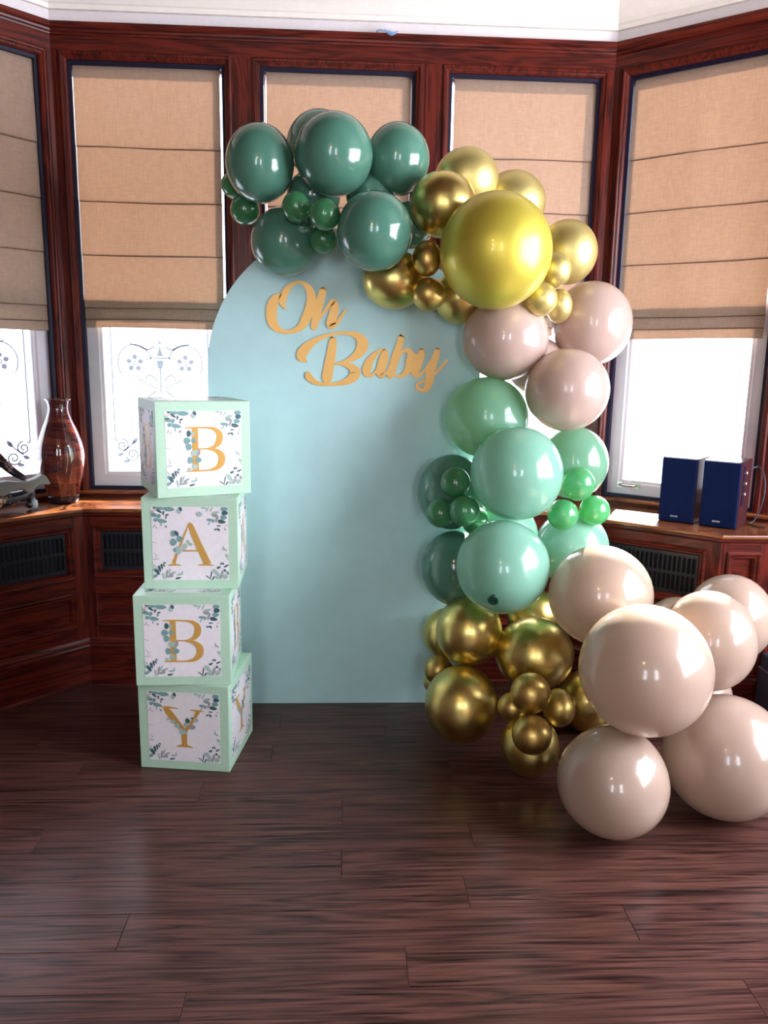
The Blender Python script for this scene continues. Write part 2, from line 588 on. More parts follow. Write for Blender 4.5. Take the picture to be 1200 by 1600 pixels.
def rect(n0, n1, z0, z1): return [(n0, z0), (n1, z0), (n1, z1), (n0, z1)]
CORNICE = [(-0.02, 2.580), (0.008, 2.580), (0.010, 2.586), (0.018, 2.589), (0.020, 2.596), (0.030, 2.603), (0.034, 2.609), (0.034, ZT), (-0.02, ZT)]
PLASTER = [(-0.10, 2.667), (0.016, 2.668), (0.018, 2.685), (0.024, 2.688), (0.040, 2.712), (0.070, 2.745), (0.11, 2.775), (0.17, 2.801), (-0.10, 2.801)]
ARCH = [(0.028, -0.002), (0.028, 0.006), (0.022, 0.010), (0.017, 0.0095), (0.013, 0.004), (0.006, 0.001), (0.0, -0.006), (0.0, -0.05)]

def wall(name, label, sg, openings):
    w = empty(name); tag(w, label, 'wall', kind='structure')
    cut_prism('dado', rect(-0.12, 0.0, -0.06, Z0-0.028), sg, w, M['wood_h'])
    cut_prism('header_board', rect(-0.12, 0.0, ZH+0.028, ZT-0.002), sg, w, M['wood_h'])
    cut_prism('cornice', CORNICE, sg, w, M['wood_h'])
    cut_prism('frieze', rect(-0.10, 0.004, ZT-0.004, 2.667), sg, w, M['frieze'])
    cut_prism('plaster_cove', PLASTER, sg, w, M['plaster'])
    edges = [0.0] + [e for o in openings for e in (o[0]-0.028, o[1]+0.028)] + [sg.L]
    for i in range(0, len(edges), 2):
        a, b = edges[i], edges[i+1]
        m = MB()
        m.prism(rect(-0.12, 0.0, Z0-0.028, ZH+0.028), a, b, sg.T, sg.m0 if i == 0 else 0, sg.m1 if i == len(edges)-2 else 0)
        m.build('post', M['wood_v'], w)
        if openings and 0 < i < len(edges)-2:
            # shallow face board on each mullion
            m = MB(); m.box((a+0.012, 0.0, Z0), (b-0.012, 0.004, ZH+0.026), sg.T)
            m.build('mullion_board', M['wood_v'], w, bevel=0.0012)
    for a, b in openings:
        m = MB(); m.frame(a, b, Z0, ZH, ARCH, sg.T)
        m.build('architrave', M['wood_v'], w)
    if openings:
        # stepped bead along the corner posts
        for s in (0.010, 0.019):
            m = MB(); m.box((s+0.004, 0.0, Z0-0.01), (s+0.009, 0.004, ZH+0.03), sg.T); m.build('corner_bead', M['wood_v'], w)
        cut_prism('window_stool', [(-0.03, 0.764), (0.030, 0.764), (0.036, 0.768), (0.036, 0.775), (0.030, 0.779), (-0.03, 0.779)], sg, w, M['shelf'])
        cut_prism('stool_riser', rect(0.0, 0.010, 0.745, 0.764), sg, w, M['wood_h'])
    return w

OC = [(0.0560, 0.6740), (0.8151, 1.4397), (1.5778, 2.2011)]
OL = [(0.0491, 0.6720)]
OR_ = [(0.0594, 0.6835)]
wall('wall_center', 'mahogany window wall behind the aqua arch', SC, OC)
wall('wall_left', 'angled mahogany window wall at the left of the bay', SLf, OL)
wall('wall_right', 'angled mahogany window wall at the right of the bay', SRt, OR_)
wall('wall_far_right', 'panelled mahogany wall right of the bay window', SFr, [])
wall('wall_far_left', 'panelled mahogany wall left of the bay window', SFl, [])

def pierced(name, label, along, fixed, lo, hi, holes, thick):
    """plain room wall with rectangular window holes; along: 'x' or 'y'"""
    w = empty(name); tag(w, label, 'wall', kind='structure')
    cuts = sorted(holes)
    def bx(a, b, z0, z1):
        if along == 'x': part_box('wall_face', (a, fixed, z0), (b, fixed+thick, z1), M['wallpaint'], w)
        else: part_box('wall_face', (fixed, a, z0), (fixed+thick, b, z1), M['wallpaint'], w)
    p = lo
    for a, b, z0, z1 in cuts:
        bx(p, a, -0.06, 2.8); bx(a, b, -0.06, z0); bx(a, b, z1, 2.8); p = b
        m = MB()
        for (s0, s1, q0, q1) in ((a, a+0.06, z0, z1), (b-0.06, b, z0, z1), (a, b, z0, z0+0.06), (a, b, z1-0.06, z1), ((a+b)/2-0.03, (a+b)/2+0.03, z0, z1), (a, b, (z0+z1)/2-0.03, (z0+z1)/2+0.03)):
            if along == 'x': m.box((s0, fixed+thick*0.3, q0), (s1, fixed+thick*0.7, q1))
            else: m.box((fixed+thick*0.3, s0, q0), (fixed+thick*0.7, s1, q1))
        m.build('window_frame', M['sash'], w)
    bx(p, hi, -0.06, 2.8)
    return w
BACKW = [(-1.22, -0.66, 1.0, 2.5), (0.36, 0.92, 1.0, 2.5)]
RIGHTW = [(-3.35, -1.05, 0.75, 2.60)]
pierced('wall_back', 'painted rear wall with two tall windows', 'x', -6.1, -2.62, 2.62, BACKW, -0.12)
pierced('wall_side_right', 'painted right wall with one tall window', 'y', 2.62, -6.1, RE[1], RIGHTW, 0.12)
pierced('wall_side_left', 'painted left wall of the room', 'y', -2.62, -6.1, LE[1], [], -0.12)

def portal(c, w, h, nrm):
    d = bpy.data.lights.new('daylight_portal', 'AREA')
    d.shape = 'RECTANGLE'; d.size = w; d.size_y = h
    d.cycles.is_portal = True
    o = bpy.data.objects.new('daylight_portal', d); COL.objects.link(o)
    o.location = c
    o.rotation_euler = Vector(nrm).to_track_quat('-Z', 'Y').to_euler()
for sg, ops in ((SC, OC), (SLf, OL), (SRt, OR_)):
    for a, b in ops:
        portal(sg.T((a+b)/2, -0.13, (Z0+ZH)/2), b-a, ZH-Z0, (sg.n[0], sg.n[1], 0))
for a, b, z0, z1 in BACKW: portal(((a+b)/2, -6.24, (z0+z1)/2), b-a, z1-z0, (0, 1, 0))
for a, b, z0, z1 in RIGHTW: portal((2.76, (a+b)/2, (z0+z1)/2), b-a, z1-z0, (-1, 0, 0))

# ------------------------------------------------------------------ windows
def spiral(cx, cz, r, turns, a0, sgn=1, n=26):
    return [(cx + r*(1-0.85*k/n)*math.cos(a0+sgn*turns*2*math.pi*k/n), cz + r*(1-0.85*k/n)*math.sin(a0+sgn*turns*2*math.pi*k/n), 0.0066) for k in range(n+1)]
def etching(sg, a, b, parent):
    """scrolls, border lines and an urn cut into the lower pane"""
    m = MB(); c = (a+b)/2; hw = (b-a)/2 - 0.075
    T = lambda u, z, d: sg.T(c+u, d, z)
    def st(pts, n=1): ribbon(m, pts, T, -0.0705, -0.0695, n=n, round_ends=False)
    def leaf(u, z, l, w, ang):
        ca, sa = math.cos(ang), math.sin(ang)
        st([(u+ca*l*(k/6-0.5), z+sa*l*(k/6-0.5), w*math.sin(math.pi*(k+0.35)/6.7)+0.0005) for k in range(7)])
    for s in (-1, 1):
        e = s*(hw-0.028)
        st([(e, 1.00, .0055), (e, 1.47, .0055)])
        for z0, flip in ((0.93, 1),):
            st(spiral(e-s*0.030, 0.965, 0.028, 1.6, math.pi*(0.5 if s > 0 else 0.5), s))
            st(spiral(e-s*0.072, 0.925, 0.030, 1.6, math.pi*1.1, -s))
            st([(e, 1.0, .0065), (e-s*0.004, 0.985, .006), (e-s*0.016, 0.993, .0055)], 5)
            st([(e-s*0.03, 0.935, .0065), (e-s*0.06, 0.960, .006), (e-s*0.085, 0.985, .0055)], 5)
            st([(e-s*0.10, 0.925, .0065), (e-s*0.13, 0.905, .006), (e-s*0.155, 0.900, .0055)], 5)
            leaf(e-s*0.085, 0.985, .035, .018, 2.2 if s > 0 else 0.9)
            leaf(e-s*0.02, 0.925, .030, .016, 0.4)
            leaf(e-s*0.045, 0.895, .030, .015, 0.1)
        # flower wreaths
        fx, fz = s*0.108, 1.322
        st([(fx+0.072*math.cos(t), fz+0.078*math.sin(t), .0055) for t in [math.pi*(0.05+1.15*k/20) if s < 0 else math.pi*(0.95-1.15*k/20) for k in range(21)]])
        for k in range(5):
            t = 2*math.pi*k/5 + 0.3
            leaf(fx+0.026*math.cos(t), fz+0.026*math.sin(t), .024, .022, t)
        st([(fx+0.008*math.cos(t/8*2*math.pi), fz+0.008*math.sin(t/8*2*math.pi), .0055) for t in range(9)])
        st([(s*0.02, 1.395, .0055), (s*0.05, 1.380, .008), (s*0.085, 1.392, .0065), (s*0.13, 1.405, .0055)], 5)
        st([(s*0.015, 1.245, .0055), (s*0.04, 1.270, .0065), (s*0.062, 1.262, .0055), (s*0.060, 1.245, .0055)], 5)
        st([(s*0.02, 1.215, .0055), (s*0.06, 1.235, .005), (s*0.095, 1.255, .0065)], 5)
        st([(s*0.02, 1.205, .0065), (s*0.10, 1.145, .0055)], 1)
    # urn
    st([(0, 1.395, .004), (0, 1.375, .012), (0, 1.352, .030)]); st([(-0.045, 1.345, .0055), (0.045, 1.345, .0055)])
    st([(0, 1.335, .034), (0, 1.300, .016)]); st([(0, 1.300, .0065), (0, 1.19, .0055)])
    leaf(0, 1.41, .02, .012, 0)
    o = m.build('etched_ornament', M['etch'], parent)
    o['kind'] = 'stuff'

def window(k, label, sg, a, b, etch):
    w = empty('window_%d' % k); tag(w, label, 'window', kind='structure')
    T = sg.T
    m = MB(); m.frame(a, b, Z0, ZH, [(0.0, -0.016), (-0.013, -0.018), (-0.013, -0.030), (-0.010, -0.032), (-0.010, -0.10), (0.02, -0.10)], T)
    m.build('stop_bead', M['dark'], w)
    m = MB(); m.frame(a, b, Z0, 1.60, [(-0.009, -0.086), (-0.009, -0.052), (-0.056, -0.052), (-0.062, -0.058), (-0.072, -0.060), (-0.074, -0.066), (-0.074, -0.086)], T)
    m.build('lower_sash', M['sash'], w)
    m = MB(); m.frame(a, b, 1.585, ZH, [(-0.009, -0.098), (-0.009, -0.066), (-0.016, -0.066), (-0.018, -0.098)], T)
    m.build('upper_sash', M['sash'], w)
    part_box('pane', (a+0.072, -0.076, Z0+0.072), (b-0.072, -0.072, 1.53), M['glass'], w, T)
    part_box('pane', (a+0.016, -0.086, 1.58), (b-0.016, -0.082, ZH-0.016), M['glass'], w, T)
    if etch: etching(sg, a, b, w)
    return w
window(1, 'angled left bay window with etched scroll glass', SLf, *OL[0], True)
window(2, 'window with etched urn and scroll glass behind the letter boxes', SC, *OC[0], True)
window(3, 'middle bay window hidden behind the aqua arch', SC, *OC[1], True)
window(4, 'bay window behind the balloon garland', SC, *OC[2], False)
w5 = window(5, 'angled right bay window above the speakers', SRt, *OR_[0], False)
# sash lift on the right window
m = MB()
T = SRt.T
for s in (0.128, 0.203):
    m.box((s-0.012, -0.052, 0.818), (s+0.012, -0.046, 0.842), T)
m.tube([T(0.128, -0.046, 0.83), T(0.130, -0.030, 0.83), T(0.140, -0.024, 0.83), T(0.19, -0.024, 0.83), T(0.201, -0.030, 0.83), T(0.203, -0.046, 0.83)], 0.004)
m.build('sash_lift', M['brass'], w5)

# ------------------------------------------------------------------ roman blinds
def blind(label, sg, a, b, seams, wob):
    root = empty('roman_blind'); tag(root, label, 'blind', 'roman blinds of the bay')
    N = 16
    rn = random.Random(wob)
    ph = [rn.uniform(0, 6) for _ in range(4)]
    def wav(s, z):
        return 0.0022*math.sin(s*21+ph[0]+z*1.5) + 0.0014*math.sin(s*47+ph[1]-z*3)
    for k in range(len(seams)-1):
        zt, zb = seams[k], seams[k+1]
        last = k == len(seams)-2
        prof = [(0, zt + (0.007 if k else 0)), (0.0005, zt), (0.003, zt-(zt-zb)*0.15), (0.005, zt-(zt-zb)*0.5), (0.007, zt-(zt-zb)*0.85), (0.0075, zb+0.004), (0.005, zb+0.0008)]
        m = MB(); vs = []; P = len(prof)
        for side in (0, -0.0016):
            for i in range(N+1):
                s = a + (b-a)*i/N
                for n, z in prof:
                    zz = z + 0.0016*math.sin(s*9+ph[2]+k)
                    vs.append(sg.T(s, -0.034 + n*(1.0 if not last else 1.2) + side + wav(s, zz)*(1 if k else (0.4+1.2*(zt-z)/(zt-zb))), zz))
        Q = (N+1)*P
        fs = []
        for i in range(N):
            for j in range(P-1):
                p = i*P+j
                fs.append((p, p+1, p+P+1, p+P)); fs.append((Q+p, Q+p+P, Q+p+P+1, Q+p+1))
        for i in range(N):
            for j in (0, P-1):
                p = i*P+j; fs.append((p, p+P, Q+p+P, Q+p))
        for j in range(P-1):
            for i in (0, N):
                p = i*P+j; fs.append((p, p+1, Q+p+1, Q+p))
        m.add(vs, fs)
        m.build('hem' if last else 'fold', M['blind'], root, smooth=True, angle=0.6)
        if not last:  # dark strip along the crease, standing for the shadow of the fold
            m = MB(); vs = []; fs = []
            for i in range(N+1):
                s = a + (b-a)*i/N
                zz = zb + 0.0016*math.sin(s*9+ph[2]+k)
                n = -0.034 + 0.0052 + wav(s, zz)
                for dn, dz in ((0, 0.0012), (0.0012, 0.0), (0, -0.0022), (-0.004, -0.0005)):
                    vs.append(sg.T(s, n+dn, zz+dz))
            for i in range(N):
                for j in range(4):
                    fs.append((4*i+j, 4*i+(j+1) % 4, 4*i+4+(j+1) % 4, 4*i+4+j))
            m.add(vs, fs); m.build('seam', M['seam'], root, smooth=True)
    part_box('headrail', (a, -0.052, seams[0]-0.012), (b, -0.037, seams[0]+0.004), M['blind'], root, sg.T)
    rebase(root, sg.T((a+b)/2, -0.034, seams[-1]))
    return root
SM = [2.482, 2.180, 1.970, 1.760, 1.549, 1.503, 1.466]
blind('tan roman blind on the angled left window above the vase', SLf, 0.060, 0.652, SM[:-2] + [1.488, 1.449], 1)
blind('tan roman blind on the window behind the letter boxes', SC, OC[0][0]+0.015, OC[0][1]-0.024, SM, 2)
blind('tan roman blind behind the dark green balloons, in the middle of the bay', SC, OC[1][0]+0.022, OC[1][1]-0.018, SM, 3)
blind('tan roman blind behind the gold balloons', SC, OC[2][0]+0.024, OC[2][1]-0.010, SM, 4)
blind('tan roman blind on the angled right window above the speakers', SRt, 0.076, 0.652, [2.482, 2.176, 1.966, 1.757, 1.545, 1.497, 1.457], 5)

# ------------------------------------------------------------------ radiator cabinets and window shelves
def grille_mesh(sg, a, b, z0, z1, n):
    """iron plate pierced by two rows of upright round-ended slots"""
    m = MB(); cols = max(2, int(round((b-a-0.02)/0.018)))
    px = (b-a-0.02)/cols; bz = 0.012
    m.box((a, n-0.002, z0), (b, n, z0+bz), sg.T); m.box((a, n-0.002, z1-bz), (b, n, z1), sg.T)
    m.box((a, n-0.002, z0+bz), (a+0.01, n, z1-bz), sg.T); m.box((b-0.01, n-0.002, z0+bz), (b, n, z1-bz), sg.T)
    rh = (z1-z0-2*bz)/2
    for r in range(2):
        for c in range(cols):
            x0 = a+0.01+px*c; y0 = z0+bz+rh*r
            cx, w, h = x0+px/2, px*0.36, rh/2-0.005
            cz = y0+rh/2
            loop = []
            for t in range(7): loop.append((cx+w*math.cos(math.pi*t/6), cz+h-w+w*math.sin(math.pi*t/6)))
            for t in range(7): loop.append((cx+w*math.cos(math.pi+math.pi*t/6), cz-h+w+w*math.sin(math.pi+math.pi*t/6)))
            outer = []
            for (x, z) in loop:
                outer.append((x0+px if x > cx else x0, min(max(z, y0), y0+rh)) if abs(x-cx) > w*0.6 else (x, y0+rh if z > cz else y0))
            outer[0] = (x0+px, loop[0][1]); 
            vs = []
            for (x, z) in loop: vs += [sg.T(x, n, z), sg.T(x, n-0.003, z)]
            for (x, z) in outer: vs.append(sg.T(x, n, z))
            K = len(loop); fs = []
            for i in range(K):
                j = (i+1) % K
                fs.append((2*i, 2*j, 2*K+j, 2*K+i)); fs.append((2*i, 2*i+1, 2*j+1, 2*j))
            m.add(vs, fs)
            m.add([sg.T(x, n, z) for x, z in ((x0, y0), (x0+px, y0), (x0+px, y0+rh), (x0, y0+rh))] + [sg.T(*q) for q in ((x0, n, loop[10][1]),)], [])
            # corner triangles
            for (qx, qz), near in (((x0+px, y0+rh), [1, 2]), ((x0, y0+rh), [4, 5]), ((x0, y0), [8, 9]), ((x0+px, y0), [11, 12])):
                tri = [(qx, qz)] + [outer[i] for i in near]
                m.add([sg.T(x, n, z) for x, z in tri], [(0, 1, 2)])
    return m

def cabinet(label, sg, nf, panels, m0, m1, s0=0.0, s1=None, grille=True):
    s1 = sg.L if s1 is None else s1
    root = empty('radiator_cabinet'); tag(root, label, 'cabinet', 'radiator cabinets under the bay windows')
    pr = lambda nm, prof, mat, a=s0, b=s1, ma=m0, mb=m1: cut_prism(nm, prof, sg, root, mat, a, b, ma, mb)
    pr('interior_shade', rect(0.012, nf-0.05, 0.01, 0.728), M['void'])  # solid block coloured as the shade behind the grilles
    pr('plinth', [(nf-0.02, 0.0), (nf+0.016, 0.0), (nf+0.016, 0.008), (nf+0.006, 0.016), (nf+0.006, 0.163), (nf-0.02, 0.163)], M['wood_h'])
    pr('base_moulding', [(nf-0.02, 0.163), (nf+0.014, 0.163), (nf+0.016, 0.170), (nf+0.013, 0.178), (nf+0.016, 0.184), (nf+0.008, 0.192), (nf+0.004, 0.202), (nf-0.02, 0.202)], M['wood_h'])
    pr('neck_moulding', [(nf-0.02, 0.715), (nf+0.004, 0.715), (nf+0.008, 0.722), (nf+0.008, 0.731), (nf-0.02, 0.731)], M['wood_h'])
    e = [None] + [x for p in panels for x in p] + [None]
    for i in range(0, len(e), 2):
        a = s0 if e[i] is None else e[i]; b = s1 if e[i+1] is None else e[i+1]
        m = MB(); m.prism(rect(nf-0.022, nf, 0.202, 0.715), a, b, sg.T, m0 if e[i] is None else 0, m1 if e[i+1] is None else 0)
        m.build('stile', M['wood_v'], root)
    for a, b in panels:
        for z0, z1 in ((0.202, 0.261), (0.398, 0.466), (0.675, 0.715)):
            m = MB(); m.prism(rect(nf-0.022, nf-0.0005, z0, z1), a, b, sg.T); m.build('rail', M['wood_h'], root)
        for z0, z1 in ((0.466, 0.675), (0.261, 0.398)):
            m = MB(); m.frame(a, b, z0, z1, [(0.006, -0.001+nf), (0.006, nf+0.006), (0.001, nf+0.011), (-0.005, nf+0.010), (-0.010, nf+0.003), (-0.016, nf+0.003), (-0.022, nf-0.006), (-0.024, nf-0.02)], sg.T)
            m.build('panel_moulding', M['wood_h'], root)
        if grille:
            grille_mesh(sg, a+0.020, b-0.020, 0.486, 0.655, nf-0.013).build('grille', M['iron'], root)
        else:
            part_box('panel', (a, nf-0.03, 0.47), (b, nf-0.015, 0.67), M['wood_h'], root, sg.T)
        part_box('panel', (a, nf-0.03, 0.265), (b, nf-0.015, 0.394), M['wood_h'], root, sg.T)
    rebase(root, sg.T((s0+s1)/2, nf, 0))
    return root
cabinet('wooden radiator cabinet under the left bay window, below the vase', SLf, 0.274, [(0.161, 0.70)], tl2, tl2)
cabinet('wooden radiator cabinet along the wall behind the aqua arch', SC, 0.274, [(0.154, 0.74), (0.80, 1.40), (1.46, 1.98)], tl2, -0.824)
cabinet('wooden radiator cabinet with iron grille under the speakers', SRt, 0.355, [(0.05, 0.607)], -0.007, -0.2535)
cabinet('panelled cabinet past the speakers at the room corner', SFr, 0.219, [(-0.262, -0.145), (-0.09, 0.40), (0.45, 0.90)], -1.342, 0, grille=False)

def shelf(label, sg, e, m0, m1):
    m = MB()
    m.prism([(0.010, 0.731), (e-0.010, 0.731), (e-0.003, 0.734), (e, 0.738), (e, 0.743), (e-0.002, 0.747), (e-0.006, 0.749), (0.010, 0.749)], 0, sg.L, sg.T, m0, m1)
    o = m.build('window_shelf', M['shelf'], None)
    tag(o, label, 'shelf', 'window shelves of the bay')
shelf('polished wooden window shelf under the vase and figurine', SLf, 0.295, tl2, tl2)
shelf('polished wooden window shelf behind the aqua arch', SC, 0.295, tl2, -0.8115)
shelf('polished wooden window shelf under the two speakers', SRt, 0.380, 0.0, -0.213)
shelf('wooden shelf top right of the speakers', SFr, 0.244, -1.24, 0.0)

# ------------------------------------------------------------------ backdrop arch
YF = -0.478
def arch():
    m = MB(); c, R, zc, N = -0.006, 0.5025, 1.309, 40
    out = [(c-R, 0.0), (c+R, 0.0)] + [(c+R*math.cos(math.pi*k/N), zc+R*math.sin(math.pi*k/N)) for k in range(N+1)]
    n = len(out)
    m.add([(x, YF, z) for x, z in out] + [(x, YF+0.016, z) for x, z in out],
          [tuple(range(n)), tuple(range(2*n-1, n-1, -1))] + [(i, (i+1) % n, n+(i+1) % n, n+i) for i in range(n)])
    return m
root = empty('arch_backdrop'); tag(root, 'tall pale aqua arch shaped backdrop board standing on the floor', 'backdrop')
arch().build('board', M['aqua'], root, bevel=0.0012)
part_box('tape', (0.010, YF-0.0006, 0.004), (0.046, YF+0.0002, 0.012), plain('clear_tape', (0.62, 0.85, 0.85), 0.25), root)
for s in (-1, 1):
    m = MB(); m.prism([(0, 0), (0.16, 0), (0.16, 0.02), (0.02, 0.42), (0, 0.42)], -0.01, 0.01, lambda a, n, z, s=s: (-0.006+s*0.3+a, YF+0.016+n, z))
    m.build('rear_foot', M['aqua'], root)
rebase(root, (-0.006, YF, 0))

STROKES = {'O': [[[-0.2388, 1.5767, 0.0077], [-0.2589, 1.5623, 0.0293], [-0.2711, 1.5307, 0.0386], [-0.2721, 1.4946, 0.0371], [-0.2628, 1.4677, 0.031], [-0.2429, 1.4514, 0.0192], [-0.2167, 1.445, 0.0131], [-0.1904, 1.4509, 0.0171], [-0.1656, 1.4665, 0.0248], [-0.147, 1.4971, 0.0341], [-0.1315, 1.5364, 0.0356], [-0.1284, 1.5724, 0.0324], [-0.1382, 1.6005, 0.0246], [-0.1559, 1.6171, 0.0148], [-0.1743, 1.6214, 0.0111], [-0.1957, 1.6141, 0.0129], [-0.2157, 1.5959, 0.0221], [-0.2281, 1.5733, 0.0271], [-0.2335, 1.5553, 0.0262], [-0.2299, 1.5405, 0.0161], [-0.2223, 1.5262, 0.0031]]], 'h': [[[-0.0853, 1.5978, 0.0216], [-0.0899, 1.5822, 0.0262], [-0.1022, 1.537, 0.0294], [-0.1136, 1.4886, 0.0273], [-0.1185, 1.4674, 0.0242], [-0.1191, 1.4607, 0.0187]], [[-0.1129, 1.4735, 0.0043], [-0.0944, 1.5011, 0.0081], [-0.0728, 1.5316, 0.0124], [-0.0544, 1.553, 0.0186], [-0.0457, 1.5502, 0.0263], [-0.0456, 1.5261, 0.031], [-0.0535, 1.4958, 0.0326], [-0.0587, 1.4761, 0.0311], [-0.054, 1.4692, 0.0218], [-0.0385, 1.478, 0.014], [-0.0216, 1.501, 0.0106], [-0.0054, 1.5275, 0.0081]]], 'B': [[[-0.0507, 1.4259, 0.0176], [-0.0501, 1.4145, 0.0278], [-0.0549, 1.3771, 0.0329], [-0.0635, 1.3308, 0.0359], [-0.0701, 1.2901, 0.0389], [-0.0707, 1.277, 0.0325]], [[-0.1471, 1.341, 0.0073], [-0.1616, 1.3537, 0.0323], [-0.1616, 1.371, 0.0381], [-0.144, 1.3942, 0.0322], [-0.112, 1.4177, 0.0199], [-0.0741, 1.4346, 0.0129], [-0.0304, 1.4446, 0.0111], [0.0076, 1.4447, 0.014], [0.0398, 1.4361, 0.0264], [0.0582, 1.4121, 0.0417], [0.0535, 1.3876, 0.0388], [0.0332, 1.3642, 0.0279], [0.0069, 1.3479, 0.0162], [-0.018, 1.3388, 0.0106], [-0.0415, 1.3347, 0.0082]], [[-0.0415, 1.3347, 0.0082], [-0.0121, 1.3346, 0.013], [0.0144, 1.3263, 0.0236], [0.0317, 1.3092, 0.0378], [0.028, 1.2917, 0.0369], [0.0104, 1.2762, 0.0281], [-0.0175, 1.2653, 0.0183], [-0.0529, 1.2601, 0.0124], [-0.0883, 1.2601, 0.013], [-0.1163, 1.2676, 0.0183], [-0.136, 1.2833, 0.0259], [-0.1419, 1.2962, 0.0212]]], 'a': [[[0.1477, 1.3849, 0.0077], [0.1285, 1.3872, 0.0094], [0.1067, 1.3727, 0.0182], [0.085, 1.3449, 0.028], [0.075, 1.3157, 0.0319], [0.0767, 1.2983, 0.0222], [0.0886, 1.2941, 0.0133], [0.1047, 1.3045, 0.0101], [0.1178, 1.3222, 0.0071]], [[0.1404, 1.3848, 0.0177], [0.1392, 1.366, 0.0309], [0.1323, 1.3399, 0.0339], [0.1253, 1.3107, 0.031], [0.1285, 1.2956, 0.0222], [0.1418, 1.2999, 0.0112], [0.1592, 1.32, 0.0065]]], 'b': [[[0.2013, 1.4348, 0.0235], [0.1917, 1.3987, 0.0259], [0.1779, 1.3522, 0.031], [0.1648, 1.3055, 0.029], [0.1627, 1.2923, 0.0207]], [[0.1968, 1.367, 0.0071], [0.2083, 1.3831, 0.0106], [0.2244, 1.3877, 0.0177], [0.2366, 1.3735, 0.0251], [0.2358, 1.3445, 0.0296], [0.226, 1.3152, 0.0266], [0.2086, 1.2969, 0.0163], [0.1909, 1.2937, 0.0107], [0.1714, 1.3027, 0.0071]]], 'y': [[[0.2776, 1.3886, 0.0206], [0.2737, 1.3683, 0.0295], [0.2627, 1.3362, 0.032], [0.255, 1.3099, 0.0308], [0.2621, 1.2968, 0.0208], [0.2769, 1.3029, 0.0119], [0.2956, 1.3251, 0.0089], [0.3098, 1.3515, 0.0071]], [[0.3359, 1.3911, 0.0213], [0.3259, 1.3576, 0.0281], [0.3122, 1.3166, 0.0326], [0.3073, 1.2785, 0.0327], [0.2991, 1.2534, 0.0262], [0.2844, 1.2429, 0.0149], [0.2663, 1.25, 0.0125], [0.263, 1.2632, 0.0119], [0.2732, 1.2721, 0.0101], [0.2909, 1.2783, 0.0077]], [[0.3087, 1.2844, 0.0071], [0.3333, 1.3097, 0.0101], [0.3578, 1.3363, 0.0101], [0.3728, 1.3532, 0.0083]], [[0.2209, 1.3471, 0.0118], [0.2442, 1.3649, 0.0266], [0.2622, 1.3536, 0.0236]]]}
TS = lambda x, z, d: (x, YF-d, z)
for word, letters, lab in (('Oh', 'Oh', 'gold script word Oh on the aqua arch'), ('Baby', 'Baby', 'gold script word Baby on the aqua arch')):
    root = empty('script_word'); tag(root, lab, 'lettering', 'gold script words')
    for k, ch in enumerate(letters):
        src = STROKES[ch] if not (word == 'Baby' and k == 3) else STROKES['y']
        m = MB()
        for j, st in enumerate(src):
            ribbon(m, st, TS, 0.0, 0.0045 + 0.00025*j + 0.0001*k, n=6)
        m.build('letter', M['sign'], root)
    xs = [p[0] for ch in letters for st in STROKES[ch] for p in st]; zs = [p[1] for ch in letters for st in STROKES[ch] for p in st]
    rebase(root, ((min(xs)+max(xs))/2, YF, min(zs)))

# ------------------------------------------------------------------ letter boxes
S = 0.3028
PS = S*0.80
def px(x, y, r): # print artwork units -> face metres
    x0, x1, y0, y1 = r
    return ((x-x0)/(x1-x0)-0.5)*PS, (0.5-(y-y0)/(y1-y0))*PS
LET = {
 'B': ((75, 1115, 60, 1090), [
   [(470,280,85),(470,875,85)], [(340,284,14),(440,284,22),(560,284,22),(660,290,24)], [(340,872,12),(440,870,22),(560,870,22),(660,868,24)],
   [(640,286,22),(740,310,50),(800,370,85),(808,430,92),(790,490,85),(735,545,50),(650,570,22),(510,572,20)],
   [(640,575,22),(750,600,55),(820,660,90),(832,720,98),(815,785,90),(750,845,55),(650,868,24)]]),
 'A': ((60, 1135, 65, 1085), [
   [(588,282,10),(500,490,32),(400,720,36),(352,850,60)], [(270,875,10),(360,866,28),(460,875,10)],
   [(590,280,12),(612,335,75),(700,560,95),(790,760,100),(832,862,115)], [(690,876,10),(810,866,32),(925,878,10)], [(430,672,24),(700,672,24)]]),
 'Y': ((130, 1135, 55, 1040), [
   [(375,275,60),(430,345,95),(520,460,90),(625,595,75)], [(310,268,10),(430,272,28),(560,281,10)],
   [(842,300,60),(790,400,45),(720,510,45),(650,600,55)], [(725,292,10),(820,300,26),(925,308,10)],
   [(635,585,80),(635,800,78)], [(520,825,10),(635,812,42),(755,833,10)]]),
}
